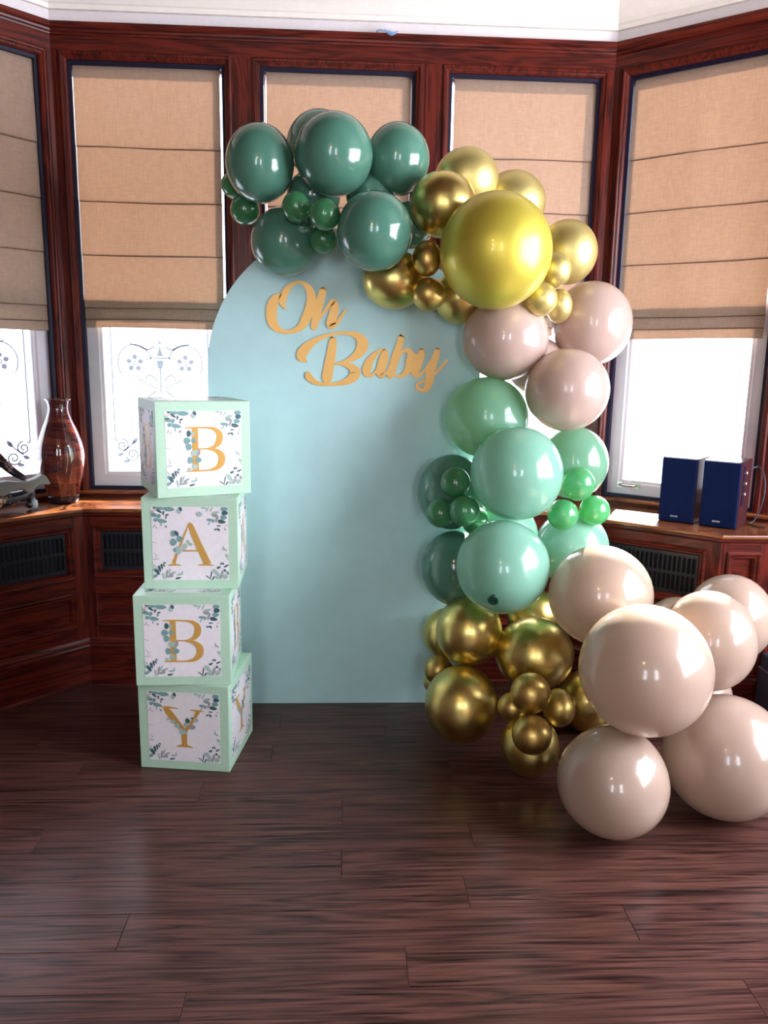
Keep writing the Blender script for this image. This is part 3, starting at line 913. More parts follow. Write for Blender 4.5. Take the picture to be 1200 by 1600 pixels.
SPRAY = [(125,70,60,35,0,1),(185,82,100,45,10,0),(310,92,130,60,8,0),(450,130,60,50,80,2),(472,95,55,36,60,1),(175,125,70,26,35,1),(232,150,50,20,100,1),(285,175,45,20,-20,1),
 (110,180,80,46,15,0),(168,195,60,36,110,0),(122,242,52,42,-30,0),(215,260,112,46,10,0),(268,212,34,15,90,1),(197,310,42,13,90,3),(262,335,30,28,0,3),(100,325,60,9,-60,3),(128,352,36,9,50,3),(82,150,60,40,30,2),(100,112,46,26,0,4),
 (850,95,75,17,-60,2),(905,95,75,17,-60,2),(800,80,70,22,10,2),(955,150,100,40,-20,2),(955,185,80,36,10,3),(1090,92,90,50,0,0),(1098,148,78,52,0,1),(1075,210,78,50,0,0),(1045,268,92,44,10,1),(890,245,95,30,5,0),(870,285,60,12,-60,0),(930,262,50,18,-50,0),(978,232,90,26,110,3),
 (1005,325,52,15,0,1),(958,376,40,18,-20,1),(1000,380,40,24,50,1),(1092,375,28,18,40,3),(1110,322,30,10,0,3),(1090,345,14,14,0,4),
 (122,968,80,40,60,1),(152,922,80,28,75,1),(185,893,70,22,80,1),(215,875,44,16,60,1),(228,840,30,18,30,1),(92,1022,70,36,-30,0),(92,890,60,12,50,2),(85,940,46,30,80,0),(250,1000,110,22,100,3),(285,965,80,20,110,2),(335,985,85,22,-25,3),(290,1032,95,24,0,3),(205,1030,90,24,80,2),(320,1015,60,16,-10,3),
 (440,1003,80,24,-10,2),(468,978,44,18,100,2),(412,1056,70,22,-12,1),(112,745,56,7,-55,3),(112,788,80,8,-4,3),(100,715,30,7,60,3),(100,560,70,5,20,3),
 (1025,855,24,24,0,1),(1052,855,30,20,60,1),(990,908,52,26,-25,1),(1098,888,62,20,-25,1),(1076,952,36,26,60,1),(1120,988,42,44,0,3),(955,985,120,44,50,2),(1030,1010,110,28,105,3),(880,1012,100,13,100,1),(848,1052,100,11,38,1),(908,1062,60,16,110,1),(1082,1040,70,56,0,2),(1082,655,66,24,35,2),(1112,748,56,36,60,2),(1062,628,40,16,80,2),(962,1052,66,36,20,2),(1128,800,40,14,60,2),(1008,1055,50,14,60,3)]
SPRIG = {
 'B': [(388,362,50,72,0,1),(440,365,42,50,0,2),(362,455,78,70,0,0),(450,455,56,54,-20,0),(385,540,66,76,0,0),(440,625,60,60,0,2),(480,620,50,66,0,2),(515,625,40,72,20,3),(402,720,62,76,0,0),(508,720,76,64,0,0),(455,810,66,60,0,2),(380,840,46,36,0,2)],
 'A': [(365,432,62,70,0,0),(408,428,40,70,-30,1),(452,508,70,72,0,0),(362,550,76,84,0,0),(390,660,56,52,0,0),(430,640,60,60,20,2),(425,695,60,44,0,2),(520,610,56,70,0,2),(565,545,36,40,0,2),(595,580,60,40,20,2),(465,665,60,30,0,2),(735,165,66,58,0,2)],
 'Y': [(690,450,58,66,0,1),(755,535,78,66,0,3),(808,435,58,56,0,2),(752,408,30,22,0,1),(660,510,50,60,0,2),(480,470,66,46,0,2),(545,525,70,60,40,2),(620,615,90,60,0,2),(590,580,40,40,0,2),(660,610,40,46,0,3),(418,435,44,36,0,2)],
}
FT = lambda x, z, d: (x, -d, z)
def leaf_mesh(kind):
    m = MB()
    r0 = LET['A'][0]
    for src, r in ((SPRAY, r0), (SPRIG[kind] if kind else [], LET[kind][0] if kind else r0)):
        for i, (x, y, l, w, ang, c) in enumerate(src):
            u, v = px(x, y, r); k = PS/1040
            a = -math.radians(ang); ca, sa = math.cos(a), math.sin(a)
            pts = []
            for t in range(12):
                q = 2*math.pi*t/12
                ex, ez = l*k*0.6*math.cos(q), w*k*0.62*math.sin(q)*(1-0.25*math.cos(q))
                X = u + ex*ca - ez*sa; Z = v + ex*sa + ez*ca
                lim = PS/2-0.0005
                pts.append((max(-lim, min(lim, X)), max(-lim, min(lim, Z))))
            d = 0.0012 + (0.0004 if src is not SPRAY else 0) + 0.00003*(i % 9)
            m.add([FT(X, Z, d) for X, Z in pts], [tuple(range(12))], c)
    me = m.mesh('leaf_print', recalc=False)
    for mm in LEAF: me.materials.append(mm)
    return me
def letter_mesh(ch):
    r, strokes = LET[ch]; m = MB(); k = PS/(r[1]-r[0])
    for j, st in enumerate(strokes):
        ribbon(m, [(*px(x, y, r), w*k) for x, y, w in st], FT, 0.0004, 0.0011+0.00006*j, n=8 if len(st) > 2 else 1, round_ends=False)
    me = m.mesh('letter'); me.materials.append(M['letter'])
    return me
LM = {c: letter_mesh(c) for c in 'BAY'}
FM = {c: leaf_mesh(c) for c in 'BAY'}
FM[''] = leaf_mesh('')
pm = MB(); pm.box((-PS/2, -0.0006, -PS/2), (PS/2, 0.0004, PS/2)); PM = pm.mesh('print_panel'); PM.materials.append(M['print'])
bm_ = MB(); bm_.box((-S/2, -S/2, 0.0), (S/2, S/2, S-0.0006)); BODY = bm_.mesh('box_body', bevel=0.0022); BODY.materials.append(M['card'])
fl = MB(); fl.box((-S/2+0.002, -S/2+0.002, S-0.0006), (S/2-0.002, -0.0006, S+0.0001)); FLAP = fl.mesh('lid_flap'); FLAP.materials.append(M['card'])
def letter_box(ch, loc, rz, label):
    root = empty('letter_box', loc, rz); tag(root, label, 'box', 'stacked letter boxes')
    link('box_body', BODY, None, root)
    for ang in (0, 90, 180, 270):
        p = link('print_panel', PM, None, root)
        p.rotation_euler = (0, 0, math.radians(ang))
        c, s = math.cos(math.radians(ang)), math.sin(math.radians(ang))
        p.location = (s*(S/2), -c*(S/2), S/2)
        o = link('letter', LM[ch], None, p)
        o = link('leaf_print', FM[ch], None, p); o['kind'] = 'stuff'
    p = link('print_panel', PM, None, root)
    p.rotation_euler = (math.radians(-90), 0, 0); p.location = (0, 0, S-0.0004)
    o = link('leaf_print', FM[''], None, p); o['kind'] = 'stuff'
    return root
letter_box('Y', (-0.506, -0.842, 0.0005), -0.135, 'mint letter box showing a gold Y, lowest of the stack')
letter_box('B', (-0.522, -0.851, S+0.0010), 0.016, 'mint letter box showing a gold B, third down, on the Y box')
letter_box('A', (-0.503, -0.781, 2*S+0.0015), 0.029, 'mint letter box showing a gold A, second from the top')
letter_box('B', (-0.513, -0.760, 3*S+0.0020), 0.413, 'twisted mint letter box with a gold B on top of the stack')

# ------------------------------------------------------------------ balloons
def balloon_meshes():
    m = MB(); prof = []
    NP, NS = 30, 44
    for i in range(1, NP):
        th = math.pi*i/NP
        y = -math.cos(th); r = math.sin(th)
        if y > 0:
            y2 = y*1.06; r = r*(1-0.05*y*y)
        else: y2 = y
        if i == NP-1: r *= 0.75
        prof.append((r, y2))
    vs = [(0, -1.0, 0)]
    for r, y in prof:
        for j in range(NS):
            q = 2*math.pi*j/NS
            vs.append((r*math.cos(q), y, r*math.sin(q)))
    vs.append((0, 1.062, 0))
    fs = [(0, 1+(j+1) % NS, 1+j) for j in range(NS)]
    for i in range(len(prof)-1):
        for j in range(NS):
            j2 = (j+1) % NS
            fs.append((1+i*NS+j, 1+i*NS+j2, 1+(i+1)*NS+j2, 1+(i+1)*NS+j))
    b = 1+(len(prof)-1)*NS; e = len(vs)-1
    fs += [(e, b+j, b+(j+1) % NS) for j in range(NS)]
    m.add(vs, fs)
    k = MB()
    k.lathe([(0.05, 0.0), (0.035, 0.03), (0.030, 0.05), (0.045, 0.06), (0.045, 0.08), (0.028, 0.09), (0.035, 0.11), (0.06, 0.15), (0.052, 0.152), (0.02, 0.12)], 16)
    k.v = [(x, 1.045+z, y) for x, y, z in k.v]
    return m, k
_b, _k = balloon_meshes()
BME, KME = {}, {}
def balloon(name, mat, P, rx, rz, label, group, knot=None, shaded_knot=False):
    if mat not in BME:
        BME[mat] = _b.mesh('balloon_'+mat, smooth=True); BME[mat].materials.append(M[mat])
        KME[mat] = _k.mesh('knot_'+mat, smooth=True); KME[mat].materials.append(M[mat])
    o = link(name, BME[mat], None)
    o.location = P
    o.scale = (rx, (rx+rz)/2*0.97, rz)
    if knot:
        o.rotation_euler = Vector(knot).to_track_quat('Y', 'Z').to_euler()
    tag(o, label, 'balloon', group)
    kn = link('knot', KME[mat], None, o)
    if shaded_knot:  # mint knot coloured dark for the shade inside its mouth
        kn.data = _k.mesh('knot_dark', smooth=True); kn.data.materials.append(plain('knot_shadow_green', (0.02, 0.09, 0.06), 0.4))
        kn.scale = (1.9, 0.985, 1.9); kn['label'] = 'rolled knot painted dark for the shade in its mouth'
    return o
BALLS = [
  ('G1', -0.2924, -0.6331, 1.9842, 0.1133, 0.1261, 'dg'),
  ('G2', -0.0471, -0.6753, 2.0086, 0.1284, 0.1308, 'dg'),
  ('G2b', -0.0992, -0.4542, 2.0936, 0.117, 0.1145, 'dg'),
  ('G3', 0.1695, -0.5519, 2.0293, 0.11, 0.1184, 'dg'),
  ('G4', 0.0868, -0.7896, 1.7546, 0.1209, 0.1235, 'dg'),
  ('G5', -0.2151, -0.5964, 1.7427, 0.1153, 0.114, 'dg'),
  ('s1', -0.3923, -0.5098, 1.94, 0.0481, 0.0452, 'sg'),
  ('s2', -0.3534, -0.55, 1.8515, 0.0511, 0.0494, 'sg'),
  ('s3', -0.1668, -0.7196, 1.8337, 0.0476, 0.0505, 'sg'),
  ('s4', -0.0729, -0.7842, 1.8031, 0.0494, 0.0505, 'sg'),
  ('s5', -0.0814, -0.6775, 1.7425, 0.0468, 0.0464, 'sg'),
  ('Y1', 0.4176, -0.5048, 1.984, 0.1122, 0.1038, 'satin'),
  ('Y2', 0.32, -0.6538, 1.8669, 0.1115, 0.1081, 'gold'),
  ('Y3', 0.6064, -0.4115, 1.9275, 0.1181, 0.1113, 'satin'),
  ('Y4', 0.4738, -0.8206, 1.6991, 0.1795, 0.1818, 'yel'),
  ('Y5', 0.7858, -0.5244, 1.7416, 0.1071, 0.1131, 'satin'),
  ('y6', 0.2625, -0.7287, 1.6826, 0.0486, 0.0584, 'bronze'),
  ('y7', 0.2176, -0.511, 1.6732, 0.0458, 0.0459, 'bronze'),
  ('y8', 0.2715, -0.7254, 1.5685, 0.0565, 0.0546, 'bronze'),
  ('y9', 0.1613, -0.6333, 1.6225, 0.1099, 0.099, 'gold'),
  ('y10', 0.3969, -0.5756, 1.5744, 0.09, 0.0938, 'gold'),
  ('y11', 0.7056, -0.6868, 1.6603, 0.053, 0.0581, 'satin'),
  ('y12', 0.6529, -0.7179, 1.5613, 0.0561, 0.0563, 'satin'),
  ('y13', 0.7483, -0.5981, 1.5492, 0.0463, 0.059, 'satin'),
  ('P1', 0.5568, -0.6262, 1.4323, 0.1511, 0.1449, 'pk'),
  ('P2', 0.9058, -0.4795, 1.496, 0.1467, 0.1545, 'pk'),
  ('P3', 0.7647, -0.705, 1.2595, 0.1449, 0.1426, 'pk'),
  ('M1', 0.5033, -0.6218, 1.1537, 0.1478, 0.1457, 'tg'),
  ('M2', 0.5743, -0.8309, 0.9833, 0.1551, 0.1592, 'mint'),
  ('M3', 0.8348, -0.5985, 0.9928, 0.1256, 0.1337, 'tg'),
  ('D1', 0.3887, -0.6048, 0.8813, 0.1284, 0.1382, 'dg'),
  ('d2', 0.377, -0.7685, 0.941, 0.0516, 0.0528, 'sg'),
  ('d3', 0.3293, -0.7597, 0.8321, 0.0488, 0.0512, 'sg'),
  ('d4', 0.4043, -0.8188, 0.8521, 0.0531, 0.0533, 'sg'),
  ('d5', 0.4568, -0.7412, 0.8011, 0.0492, 0.0495, 'sg'),
  ('M4', 0.522, -0.9253, 0.6842, 0.1543, 0.1567, 'mint'),
  ('M5', 0.8536, -0.5792, 0.6672, 0.1386, 0.14, 'mint'),
  ('D6', 0.4043, -0.6288, 0.6013, 0.125, 0.1394, 'dg'),
  ('l1', 0.8064, -0.7677, 0.9397, 0.0571, 0.0593, 'lg'),
  ('l2', 0.7846, -0.6775, 0.8139, 0.0564, 0.0555, 'lg'),
  ('l3', 0.9054, -0.6588, 0.8266, 0.0551, 0.0548, 'lg'),
  ('A1', 0.4439, -0.7732, 0.4066, 0.1181, 0.1242, 'gold'),
  ('A2', 0.3947, -0.5862, 0.3301, 0.0974, 0.099, 'gold'),
  ('A3', 0.6695, -0.8289, 0.3433, 0.1375, 0.1267, 'gold'),
  ('A4', 0.724, -0.5878, 0.4023, 0.1056, 0.1018, 'gold'),
  ('A5', 0.4118, -0.862, 0.1693, 0.1289, 0.1354, 'gold'),
  ('a6', 0.347, -0.7103, 0.2343, 0.0541, 0.0531, 'bronze'),
  ('a7', 0.3518, -0.6214, 0.148, 0.0487, 0.0477, 'bronze'),
  ('a8', 0.596, -1.0902, 0.3101, 0.0645, 0.065, 'bronze'),
  ('a9', 0.5534, -1.0266, 0.2326, 0.0479, 0.0492, 'bronze'),
  ('a10', 0.7069, -1.0362, 0.234, 0.0536, 0.0635, 'bronze'),
  ('a11', 0.59, -1.1591, 0.2013, 0.0625, 0.0627, 'bronze'),
  ('A12', 0.6165, -1.042, 0.101, 0.096, 0.1017, 'gold'),
  ('A13', 0.9047, -0.7238, 0.116, 0.1086, 0.116, 'gold'),
  ('M6', 0.578, -0.655, 0.735, 0.122, 0.122, 'mint'),  # unseen balloon added to keep stray sun off the floor
  ('G8', 0.077, -0.53, 1.9168, 0.0848, 0.0786, 'dg'),
  ('G6', -0.1181, -0.545, 1.9046, 0.0926, 0.0862, 'dg'),
  ('G7', 0.2169, -0.545, 1.8159, 0.0851, 0.08, 'dg'),  # balloon added so that this shaded gap reads dark
  ('P4', 0.7094, -0.47, 1.3388, 0.1081, 0.1083, 'pk'),
  ('C1', 0.8334, -0.9954, 0.6079, 0.1673, 0.1643, 'cr'),
  ('C2', 0.8491, -1.3672, 0.5019, 0.1838, 0.1855, 'cr'),
  ('C3', 1.1159, -1.1834, 0.5213, 0.1398, 0.1532, 'cr'),
  ('C4', 1.2926, -0.9601, 0.5176, 0.1379, 0.1493, 'cr'),
  ('C5', 0.7763, -1.3784, 0.1668, 0.1581, 0.1592, 'cr'),
  ('C6', 1.1548, -1.286, 0.1983, 0.1844, 0.1867, 'cr'),
  ('C7', 1.2166, -0.7418, 0.3853, 0.123, 0.1344, 'cr'),
  ('C8', 1.3098, -0.7939, 0.1632, 0.1019, 0.1071, 'cr')]
LABELS = {
  'G8': 'dark green balloon in shadow, seen between three large green ones',
  'G6': 'dark green balloon in shadow behind the small green trio of the top cluster',
  'G7': 'dark green balloon added to darken the shaded gap between the green and the gold cluster',
  'P4': 'pink beige balloon in shadow behind the other three pink beige ones',
  'M6': 'unseen mint balloon added behind the two large mint ones to stop stray sun',
  'G1': 'large dark green balloon at the upper left end of the garland',
  'G2': 'large dark green balloon at the top centre, foremost of the green cluster',
  'G2b': 'dark green balloon peeking out behind the top centre green balloon',
  'G3': 'dark green balloon between the top centre green balloon and the gold cluster',
  'G4': 'dark green balloon overlapping the chrome gold balloon, lower right of the green cluster',
  'G5': 'dark green balloon lowest in the green cluster, above the word Oh',
  's1': 'small green balloon half hidden at the garland far left edge',
  's2': 'small green balloon just under the leftmost large dark green balloon',
  's3': 'small green balloon left of the brightest small one in the top cluster',
  's4': 'brightest small green balloon in the middle of the top green cluster',
  's5': 'small dim green balloon beneath the brightest small one in the top cluster',
  'Y1': 'gold balloon topmost of the gold cluster, in front of the window post',
  'Y2': 'gold balloon touching the dark green balloons, upper left of the giant yellow one',
  'Y3': 'gold balloon peeking over the upper right of the giant yellow balloon',
  'Y4': 'giant yellow gold balloon, largest of the upper garland',
  'Y5': 'gold balloon right of the giant yellow one, beside the right corner post',
  'y6': 'small bronze gold balloon touching the left side of the giant yellow balloon',
  'y7': 'small gold balloon mostly hidden between dark green and bronze balloons',
  'y8': 'small round bronze gold balloon in front of the aqua arch, lower left of giant yellow',
  'y9': 'chrome gold balloon under the dark green one, against the aqua arch',
  'y10': 'gold balloon tucked under the lower left of the giant yellow balloon',
  'y11': 'upper of three small gold balloons at the right of the giant yellow one',
  'y12': 'left of three small gold balloons under the right side of giant yellow one',
  'y13': 'lower right of three small gold balloons, against the pink beige balloon',
  'P1': 'pink beige balloon directly under the giant yellow balloon',
  'P2': 'pink beige balloon in front of the right window corner post and blind',
  'P3': 'pink beige balloon lowest of the upper three, above the pale green ones',
  'M1': 'translucent green balloon under the pink beige one at the arch edge',
  'M2': 'large mint balloon in the middle of the right side of the arch',
  'M3': 'translucent pale green balloon right of the large middle mint balloon',
  'D1': 'dark green balloon behind small green ones on the right half of the arch',
  'd2': 'small dark green balloon uppermost of the cluster on the arch right side',
  'd3': 'small dark green balloon leftmost of the cluster on the arch right side',
  'd4': 'small dark green balloon foremost of the cluster beside the middle mint balloon',
  'd5': 'small dark green balloon nearly hidden above the lower mint balloon',
  'M4': 'large mint balloon with a shade-painted knot facing forward, above the chrome gold ones',
  'M5': 'mint balloon behind two small fresh green ones, near the radiator grille',
  'D6': 'dark green balloon left of the knotted mint balloon, above the chrome gold ones',
  'l1': 'small fresh green balloon, top of the trio right of the middle mint balloon',
  'l2': 'small fresh green balloon, lower left of the trio right of the mint balloon',
  'l3': 'small fresh green balloon, lower right of the trio nearest the speakers',
  'A1': 'chrome gold balloon upper left of the bottom gold cluster, under the mint balloon',
  'A2': 'chrome gold balloon peeking out at the far left of the bottom gold cluster',
  'A3': 'chrome gold balloon in the centre of the bottom gold cluster, touching the cream ones',
  'A4': 'gold balloon glimpsed between the knotted mint and the cream balloon',
  'A5': 'large chrome gold balloon lowest left, over the foot of the arch',
  'a6': 'small gold balloon at the left edge of the bottom gold cluster',
  'a7': 'small gold balloon hidden behind the small one at the left edge below',
  'a8': 'small bronze gold balloon, upper front one of the bottom cluster',
  'a9': 'small bronze gold balloon at the left of the small bottom group',
  'a10': 'small bronze gold balloon at the right of the small bottom group',
  'a11': 'small bronze gold balloon, lowest front one of the bottom cluster',
  'A12': 'dark gold balloon in shadow near the floor behind the lowest small one',
  'A13': 'dark gold balloon in shadow behind the two big cream balloons',
  'C1': 'cream balloon upper left of the cream group, right of the knotted mint one',
  'C2': 'giant cream balloon in the front centre of the cream group',
  'C3': 'sunlit cream balloon with streaks of light, right of the giant one',
  'C4': 'cream balloon furthest back right, below the panelled cabinet corner',
  'C5': 'cream balloon lowest on the floor at the front of the cream group',
  'C6': 'large cream balloon on the floor at the right edge',
  'C7': 'cream balloon glimpsed behind the sunlit one, below the iron grille',
  'C8': 'cream balloon hidden low behind the large floor one at right'}

GROUPS = {'dg': 'large dark green balloons', 'sg': 'small green balloons', 'gold': 'gold balloons', 'satin': 'gold balloons', 'bronze': 'small gold balloons', 'yel': 'gold balloons', 'pk': 'pink beige balloons',
          'tg': 'mint green balloons', 'mint': 'mint green balloons', 'lg': 'small fresh green balloons', 'cr': 'cream beige balloons'}
KNOT = {'M4': (-0.33, -0.87, -0.40), 'C5': (0.25, 0.3, 0.9), 'C2': (0.1, 0.9, -0.5), 'M1': (0.3, 0.9, 0.2), 'A3': (0.2, 0.9, 0.3)}
for code, x, y, z, rx, rz, mat in BALLS:
    if code in ('C5', 'C6', 'A12'):
        z = max(min(z, rz+0.002), rz+0.001)
    kn = KNOT.get(code)
    if kn is None:
        # necks are tied towards the middle of the garland, away from the viewer
        kn = (random.uniform(-0.25, 0.25), 1.0, random.uniform(-0.25, 0.25))
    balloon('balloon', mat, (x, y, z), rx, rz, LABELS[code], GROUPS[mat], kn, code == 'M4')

# ------------------------------------------------------------------ vase
def vase_mat():
    m, nt, b = new_mat('banded_wood_lacquer')
    tc = nd(nt, 'ShaderNodeTexCoord')
    mp = nd(nt, 'ShaderNodeMapping'); mp.inputs['Scale'].default_value = (9, 9, 34)
    nt.links.new(tc.outputs['Object'], mp.inputs[0])
    vo = nd(nt, 'ShaderNodeTexVoronoi'); vo.inputs['Scale'].default_value = 1.0
    nt.links.new(mp.outputs[0], vo.inputs['Vector'])
    mp2 = nd(nt, 'ShaderNodeMapping'); mp2.inputs['Scale'].default_value = (6, 6, 90)
    nt.links.new(tc.outputs['Object'], mp2.inputs[0])
    nz = nd(nt, 'ShaderNodeTexNoise'); nz.inputs['Scale'].default_value = 1.5; nz.inputs['Detail'].default_value = 6; nz.inputs['Distortion'].default_value = 1.2
    nt.links.new(mp2.outputs[0], nz.inputs['Vector'])
    mx = nd(nt, 'ShaderNodeMixRGB'); mx.inputs[0].default_value = 0.55
    sp = nd(nt, 'ShaderNodeSeparateColor')
    nt.links.new(vo.outputs['Color'], sp.inputs[0])
    nt.links.new(sp.outputs[0], mx.inputs[1]); nt.links.new(nz.outputs['Fac'], mx.inputs[2])
    cr = nd(nt, 'ShaderNodeValToRGB')
    e = cr.color_ramp.elements
    e[0].position = 0.22; e[0].color = (0.020, 0.006, 0.012, 1)
    e[1].position = 0.75; e[1].color = (0.20, 0.045, 0.022, 1)
    x = e.new(0.42); x.color = (0.075, 0.013, 0.012, 1)
    nt.links.new(mx.outputs[0], cr.inputs[0]); nt.links.new(cr.outputs[0], b.inputs['Base Color'])
    b.inputs['Roughness'].default_value = 0.12
    b.inputs['Coat Weight'].default_value = 0.8; b.inputs['Coat Roughness'].default_value = 0.04
    return m
VM = vase_mat()
VP = SLf.T(0.104, 0.100, 0.7495)
root = empty('vase', VP); tag(root, 'tall polished vase of banded reddish wood on the left window shelf', 'vase')
ctrl = [(0.052, 0.0), (0.058, 0.012), (0.062, 0.040), (0.077, 0.100), (0.090, 0.165), (0.0925, 0.200), (0.086, 0.245), (0.068, 0.300), (0.050, 0.345), (0.041, 0.375), (0.0395, 0.395), (0.044, 0.412), (0.050, 0.422)]
out = [(p[0], p[1]) for p in catmull([(a, b, 0) for a, b in ctrl], 5)]
m = MB(); m.lathe(out + [(0.047, 0.424), (0.041, 0.412), (0.034, 0.395), (0.036, 0.370), (0.040, 0.340)], 48)
m.build('body', VM, root, smooth=True, angle=0.8)
m = MB(); m.lathe([(0.0545, 0.0), (0.0595, 0.004), (0.0612, 0.014), (0.0628, 0.028), (0.060, 0.030)], 48)
m.build('base_band', plain('vase_base_dark', (0.014, 0.008, 0.014), 0.2), root, smooth=True, angle=0.8)
m = MB(); m.lathe([(0.0495, 0.4195), (0.0525, 0.4225), (0.050, 0.4265), (0.046, 0.4255), (0.0455, 0.421)], 48)
m.build('rim', VM, root, smooth=True)

# ------------------------------------------------------------------ seated figurine holding a wavy board, mostly past the left edge
def mosaic():
    m, nt, b = new_mat('mosaic_cloth')
    tc = nd(nt, 'ShaderNodeTexCoord')
    vo = nd(nt, 'ShaderNodeTexVoronoi'); vo.inputs['Scale'].default_value = 62
    nt.links.new(tc.outputs['Object'], vo.inputs['Vector'])
    ve = nd(nt, 'ShaderNodeTexVoronoi', feature='DISTANCE_TO_EDGE'); ve.inputs['Scale'].default_value = 62
    nt.links.new(tc.outputs['Object'], ve.inputs['Vector'])
    nz = nd(nt, 'ShaderNodeTexNoise'); nz.inputs['Scale'].default_value = 16
    nt.links.new(tc.outputs['Object'], nz.inputs['Vector'])
    sp = nd(nt, 'ShaderNodeSeparateColor'); nt.links.new(vo.outputs['Color'], sp.inputs[0])
    cr = nd(nt, 'ShaderNodeValToRGB'); e = cr.color_ramp.elements
    e[0].color = (0.16, 0.06, 0.05, 1); e[1].color = (0.75, 0.50, 0.36, 1)
    nt.links.new(sp.outputs[0], cr.inputs[0])
    g1 = nd(nt, 'ShaderNodeMath', operation='GREATER_THAN'); g1.inputs[1].default_value = 0.10; nt.links.new(ve.outputs['Distance'], g1.inputs[0])
    g2 = nd(nt, 'ShaderNodeMath', operation='GREATER_THAN'); g2.inputs[1].default_value = 0.46; nt.links.new(nz.outputs['Fac'], g2.inputs[0])
    mu = nd(nt, 'ShaderNodeMath', operation='MULTIPLY'); nt.links.new(g1.outputs[0], mu.inputs[0]); nt.links.new(g2.outputs[0], mu.inputs[1])
    mx = nd(nt, 'ShaderNodeMixRGB'); mx.inputs[1].default_value = (0.010, 0.008, 0.020, 1)
    nt.links.new(mu.outputs[0], mx.inputs[0]); nt.links.new(cr.outputs[0], mx.inputs[2])
    nt.links.new(mx.outputs[0], b.inputs['Base Color']); b.inputs['Roughness'].default_value = 0.35
    return m
MO = mosaic()
root = empty('figurine', SLf.T(0.40, 0.15, 0.7495)); tag(root, 'dark seated figurine in gold patterned clothes holding a grey wavy board', 'figurine')
base = Vector(SLf.T(0.40, 0.15, 0.7495))
def fp(s, n, z): return Vector(SLf.T(s, n, z)) - base
J = [fp(0.43, 0.13, 0.795), fp(0.43, 0.13, 0.85), fp(0.43, 0.125, 0.93), fp(0.43, 0.125, 0.985), fp(0.43, 0.128, 1.005), fp(0.428, 0.132, 1.055),
     fp(0.375, 0.13, 0.965), fp(0.325, 0.14, 0.905), fp(0.290, 0.185, 0.873),       # near arm to the board
     fp(0.485, 0.13, 0.965), fp(0.53, 0.15, 0.90), fp(0.50, 0.19, 0.86),            # far arm
     fp(0.385, 0.15, 0.79), fp(0.300, 0.15, 0.800), fp(0.252, 0.145, 0.815), fp(0.262, 0.155, 0.772), fp(0.285, 0.175, 0.762),   # near leg: knee raised, foot tucked
     fp(0.475, 0.15, 0.79), fp(0.56, 0.16, 0.79), fp(0.50, 0.20, 0.768), fp(0.42, 0.21, 0.766)]
E_ = [(0,1),(1,2),(2,3),(3,4),(4,5),(2,6),(6,7),(7,8),(2,9),(9,10),(10,11),(0,12),(12,13),(13,14),(14,15),(15,16),(0,17),(17,18),(18,19),(19,20)]
RD = [.045,.042,.046,.018,.028,.036, .022,.018,.012, .022,.018,.012, .032,.026,.020,.017,.013, .032,.022,.017,.013]
me = bpy.data.meshes.new('body'); me.from_pydata([tuple(p) for p in J], E_, []); me.update()
fig = link('body', me, MO, root)
bpy.context.view_layer.objects.active = fig
md = fig.modifiers.new('skin', 'SKIN')
if not me.skin_vertices: 
    bm = bmesh.new(); bm.from_mesh(me); bm.verts.layers.skin.verify(); bm.to_mesh(me); bm.free()
for k, sv in enumerate(me.skin_vertices[0].data):
    sv.radius = (RD[k], RD[k]); sv.use_root = (k == 0)
fig.modifiers.new('smooth', 'SUBSURF').levels = 2
fig.modifiers['smooth'].render_levels = 2
m = MB()
wl = [(0.205, 0.850), (0.222, 0.882), (0.236, 0.889), (0.262, 0.876), (0.300, 0.866), (0.330, 0.868), (0.372, 0.876), (0.43, 0.872), (0.50, 0.880), (0.56, 0.862),
      (0.56, 0.832), (0.50, 0.838), (0.43, 0.826), (0.385, 0.820), (0.360, 0.832), (0.335, 0.845), (0.312, 0.838), (0.295, 0.822), (0.278, 0.822), (0.262, 0.842), (0.24, 0.852), (0.215, 0.846)]
n = len(wl)
m.add([fp(s, 0.215, z) for s, z in wl] + [fp(s, 0.175, z) for s, z in wl], [tuple(range(n)), tuple(range(2*n-1, n-1, -1))] + [(i, (i+1) % n, n+(i+1) % n, n+i) for i in range(n)])
m.build('wavy_board', plain('grey_stone', (0.20, 0.21, 0.20), 0.5, bump=0.4, bscale=40), root, bevel=0.004)
m = MB(); m.lathe([(0.002, 0), (0.012, 0.004), (0.014, 0.016), (0.012, 0.032), (0.004, 0.038)], 16)
o = m.build('toe_cap', plain('pale_blue_glaze', (0.45, 0.58, 0.66), 0.25), root, smooth=True); o.location = fp(0.256, 0.168, 0.7497)

